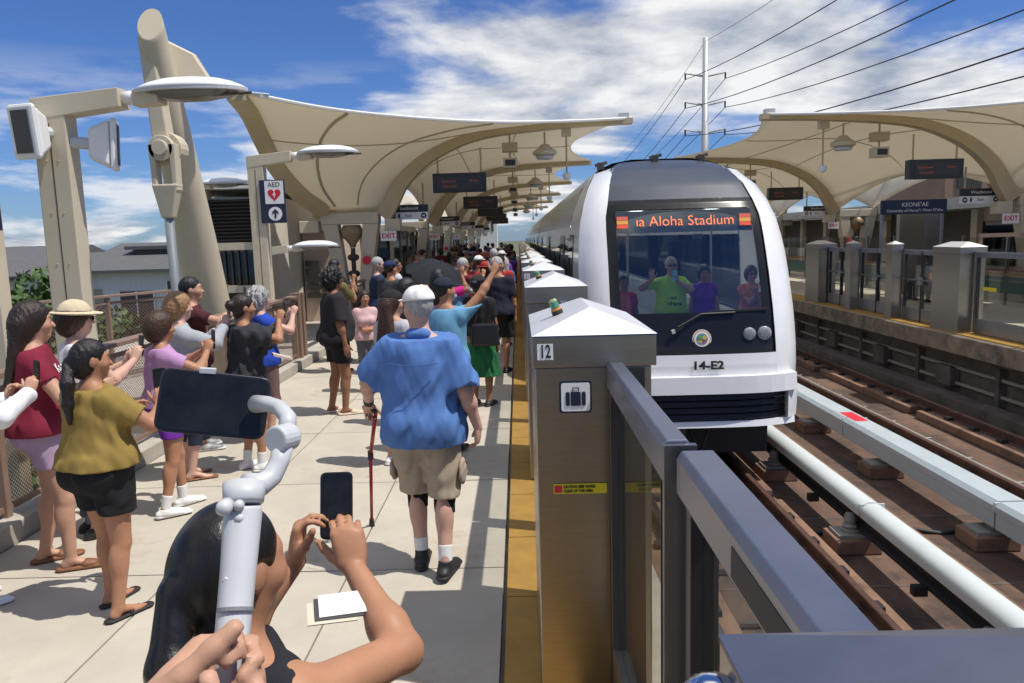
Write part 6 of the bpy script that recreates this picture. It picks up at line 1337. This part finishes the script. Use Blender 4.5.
phone(q['W']((-.075, .465, 1.605)), (.93, .2, -.05), (.05, .3, .95), 'black phone held in both hands by the woman with sleek ponytail')
bq = Vector(atY(330, 612, 1.50))
t = thing('brochures', 'folded cream and white brochures under the arms of the ponytail woman', 'brochures', bq); BP = mat('brochure_cream', (.56, .53, .42), .6, var=.05)
for k, (dx, dy, m_) in enumerate(((0, 0, BP), (.012, .02, mat('brochure_dark', (.03, .03, .035), .5)), (.02, .035, WHITEP))): part('leaf', MB().bar(bq + Vector((-.045 + dx, -.01 + dy * .5, .004 * k)), bq + Vector((.05 + dx, .02 + dy * .5, .005 * k - .005)), .055, .003, (.0, -.45, .85)), m_, t)
# --- gimbal person
r_, q = person('person gripping a grey phone gimbal whose hands alone show', (-.40, .27), 18, 1.76, 1.0, 'm', 'light', .0062, fab('grey_tee', (.2, .2, .22)), .7, .9, .02, 'trousers', fab('jeans', (0, 0, 0)), 1.9, .02, 'sneaker', BS, 'short', HB,
               LW=(-.085, .375, 1.615), RW=(.035, .375, 1.565), Lp=(-1, -.2, -.8), Rp=(1, -.2, -.8), Lh=dict(d=(.22, .85, .35), n=(.97, -.2, .05), curl=(48, 72, 55), thumb=(.75, .35, .5)), Rh=dict(d=(-.25, .8, .45), n=(-.9, -.3, .1), curl=(50, 72, 50), thumb=(.35, .75, .4)), seed=24)
GIM = mat('gimbal_grey', (.52, .53, .54), .38, var=.03, coat=.2)
A_ = lambda x, y, Y: Vector(atY(x, y, Y))
gb = A_(226, 700, .70)
t = thing('phone_gimbal', 'pale grey handheld gimbal with curved arm carrying a black phone', 'gimbal', gb)
part('handle', MB().tube([gb, A_(232, 640, .74), A_(238, 575, .775), A_(243, 512, .81), A_(243.5, 505, .812)], [.0165, .0175, .0185, .0205, .019], 24), GIM, t, smooth=True)
part('handle_seam', MB().tube([A_(235, 612, .752), A_(235.3, 608, .754)], .0186, 24), mat('seam_dark', (.2, .21, .22), .5), t)
part('handle_head', MB().tube([A_(243.5, 504, .812), A_(243.5, 502, .813), A_(244.5, 484, .825), A_(244.6, 481, .826)], [.018, .0215, .0235, .020], 24), GIM, t, smooth=True)
part('joystick', MB().lathe(A_(224, 508, .785), [(.0085, 0.01), (.009, 0), (.007, -.006), (.003, -.008)], 14, 'y'), GIM, t, smooth=True)
for px_q, py_q in ((238, 506), (238.5, 519)): part('button', MB().lathe(A_(px_q, py_q, .788), [(.0055, .006), (.0058, 0), (.003, -.003)], 12, 'y'), GIM, t, smooth=True)
part('logo_dot', MB().lathe(A_(226, 580, .757), [(.0028, 0.004), (.0026, -.001)], 10, 'y'), WHITEP, t)
part('arm', MB().tube([A_(246, 486, .835), A_(262, 484, .85), A_(272, 476, .86), A_(279, 462, .87), A_(284, 444, .88)], [.015, .0135, .012, .0115, .012], 16), GIM, t, smooth=True)
part('motor', MB().tube([A_(275, 440, .868), A_(291, 436, .895)], .0165, 20), GIM, t, smooth=False, bevel=.003)
part('upper_arm', MB().tube([A_(287, 432, .895), A_(288, 418, .91), A_(280, 408, .93), A_(268, 404, .955), A_(256, 404, .975)], [.011, .0105, .010, .010, .012], 14), GIM, t, smooth=True)
pc_ = A_(214, 404, .975); prt = (A_(266, 409, .995) - A_(163, 399, .96)).normalized(); pup = (A_(214, 372, .985) - A_(217, 436, .965)).normalized()
part('clamp', MB().bar(pc_ + prt * .03 - prt.cross(pup) * .012, pc_ - prt * .01 - prt.cross(pup) * .012, .05, .012, tuple(prt.cross(pup))), GIM, t, bevel=.003); part('clamp_tab', MB().bar(A_(200, 370, .98), A_(216, 371, .985), .012, .006), GREYP, t)
phone(pc_, prt, pup, 'black phone mounted sideways on the grey gimbal', (.135, .082), group=None)
# --- passengers behind the windshield
def pas(px, Yp, lab, H, **k):
    x = atY(px, 290, Yp)[0]; return person(lab, (x, Yp), 180, H, h=.012, z0=-.02, group='passengers behind the windshield', nofoot=True, **k)
r_, q = pas(671, 11.35, 'passenger in neon green tee waving behind the train windshield', 1.74, bulk=1.25, sex='m', skn='light', top=fab('neon', (.42, .72, .04)), sleeve=.7, bm=fab('khaki', (0, 0, 0)), hair='short', hm=HGR, RW=(.32, .22, 1.46), Rh=dict(d=(.1, .1, 1), n=(0, 1, 0), curl=(8, 8, 8), spread=.3), LW=(-.03, .30, 1.42), Lp=(-1, 0, -.6), Lh=grip(-1), glasses=True, belly=.03, seed=31)
shirt_text(r_, q['s'], ['. oo .', 'ʻohana'], .09, 1.16, K_)
phone(q['W']((.02, .36, 1.52)), (-1, 0, 0), (0, 0, 1), 'pale blue phone held by the passenger in neon green', m=mat('phone_blue', (.25, .45, .55), .3))
pas(704, 11.5, 'passenger in purple top with dark hair behind the train windshield', 1.60, sex='f', skn='tan', top=fab('violet', (.20, .02, .40)), sleeve=.4, bm=K_, hair='bob', hm=HB, seed=32)
r_, q = pas(751, 11.3, 'passenger in salmon top and sunglasses filming behind the train windshield', 1.58, sex='f', skn='light', top=fab('salmon', (.62, .20, .14)), sleeve=.5, bm=K_, hair='bob', hm=HBR, glasses=True, RW=(-.05, .3, 1.38), LW=(.02, .3, 1.36), Rh=grip(1), Lh=grip(-1), seed=33)
phone(q['W']((-.05, .36, 1.46)), (-1, 0, 0), (0, 0, 1), 'white phone held by the passenger in salmon', m=mat('phone_white', (.7, .7, .72), .3))
pas(624, 11.3, 'passenger in red top at the windshield edge', 1.50, sex='f', skn='brown', top=fab('red_top', (.50, .02, .05)), sleeve=.5, bm=K_, hair='short', hm=HB, seed=34)
# --- seated on the far bench
for k, (yq, lab, tp_) in enumerate(((21.2, 'person in black seated on the far platform bench', K_), (22.2, 'person in grey blue seated on the far platform bench', fab('grey_blue', (.10, .13, .18))))):
    person(lab, (11.62, yq), 250, 1.70, h=.02, top=tp_, bm=K_, leg=1.9, bottom='trousers', sm=BS, hair='short', hm=HB, drop=.42, feet=((.1, .42), (-.1, .42)), group='people on the far bench', seed=40 + k)
# --- crowd deeper down the platform
CC = {'navy': (.02, .03, .08), 'white': (.62, .62, .62), 'black': (.015, .015, .017), 'teal': (.03, .18, .2), 'red': (.35, .03, .03), 'pink': (.5, .18, .25), 'grey': (.2, .2, .21), 'olive green': (.11, .12, .05), 'maroon': (.14, .02, .03), 'sky blue': (.15, .3, .5), 'purple': (.14, .05, .3), 'charcoal': (.05, .05, .055), 'denim blue': (.06, .12, .25), 'brown': (.12, .07, .04), 'coral': (.5, .15, .1)}
HN = {'black': HB, 'brown': HBR, 'grey': HGR, 'dark': HDB}
protos = [dict(key='c1', sex='m', hair='short', RW=(.1, .36, 1.45), Rh=grip(1)), dict(key='c2', sex='f', hair='long'), dict(key='c3', sex='m', hair='short', hat='cap', bulk=1.15), dict(key='c4', sex='f', hair='bun', RW=(.08, .36, 1.5), LW=(-.06, .36, 1.48), Rh=grip(1), Lh=grip(-1)), dict(key='c5', sex='m', hair='curly', bulk=1.2), dict(key='c6', sex='f', hair='bob', hat='bucket')]
pd = {'c1': 'short {h} hair raising a phone', 'c2': 'long {h} hair', 'c3': '{t2} cap', 'c4': '{h} bun filming', 'c5': 'curly {h} hair', 'c6': 'wide {t2} sun hat'}
rg = random.Random(11); used = set(); spots = []
fixed = [(-.95, 13.2), (-.75, 14.6), (-.35, 14.9), (-1.35, 14.0), (-1.75, 15.6), (-1.2, 16.2), (-.55, 17.0), (-2.0, 12.0), (-1.55, 12.6), (-1.0, 12.2), (-.6, 13.6), (-1.7, 17.0), (-.95, 17.9), (-.3, 16.2), (-.4, 18.6), (-1.45, 18.8), (-2.2, 16.8), (-.28, 20.2), (-.8, 19.6)]
for f_ in fixed: spots.append(f_)
yq = 17.8
while len(spots) < 62:
    x_ = rg.uniform(-3.1, -.25)
    if all((x_ - a) ** 2 + ((yq - b) * .8) ** 2 > .45 for a, b in spots): spots.append((x_, yq))
    yq += rg.uniform(.25, .8)
hc = list(HN)
for i, (x_, y_) in enumerate(spots):
    for _ in range(200):
        pr = dict(protos[(i + rg.randrange(2)) % 6]); tn = rg.choice(list(CC)); hn = rg.choice(hc); bn = rg.choice(['black', 'denim blue', 'grey', 'brown', 'charcoal']); t2 = rg.choice(['black', 'white', 'navy', 'red', 'brown'])
        lab = 'person in %s top and %s trousers with %s' % (tn, bn, pd[pr['key']].format(h=hn, t2=t2))
        if lab not in used and tn != bn: used.add(lab); break
    H_ = rg.uniform(1.72, 1.84) if pr['sex'] == 'm' else rg.uniform(1.56, 1.68)
    person(lab, (x_, y_), rg.uniform(-25, 60), H_, h=.021, skn=rg.choice(['tan', 'brown', 'light', 'pale', 'tan']), top=fab('crowd ' + tn, CC[tn]), sleeve=.6, hem=.9, toff=.018, bottom='trousers', bm=fab('crowd ' + bn, CC[bn]), leg=1.9, boff=.02, shoes='shoe', sm=BS, hm=HN[hn], hatm=fab('crowd hat ' + t2, CC[t2]), group='people waiting farther down the platform', **pr)
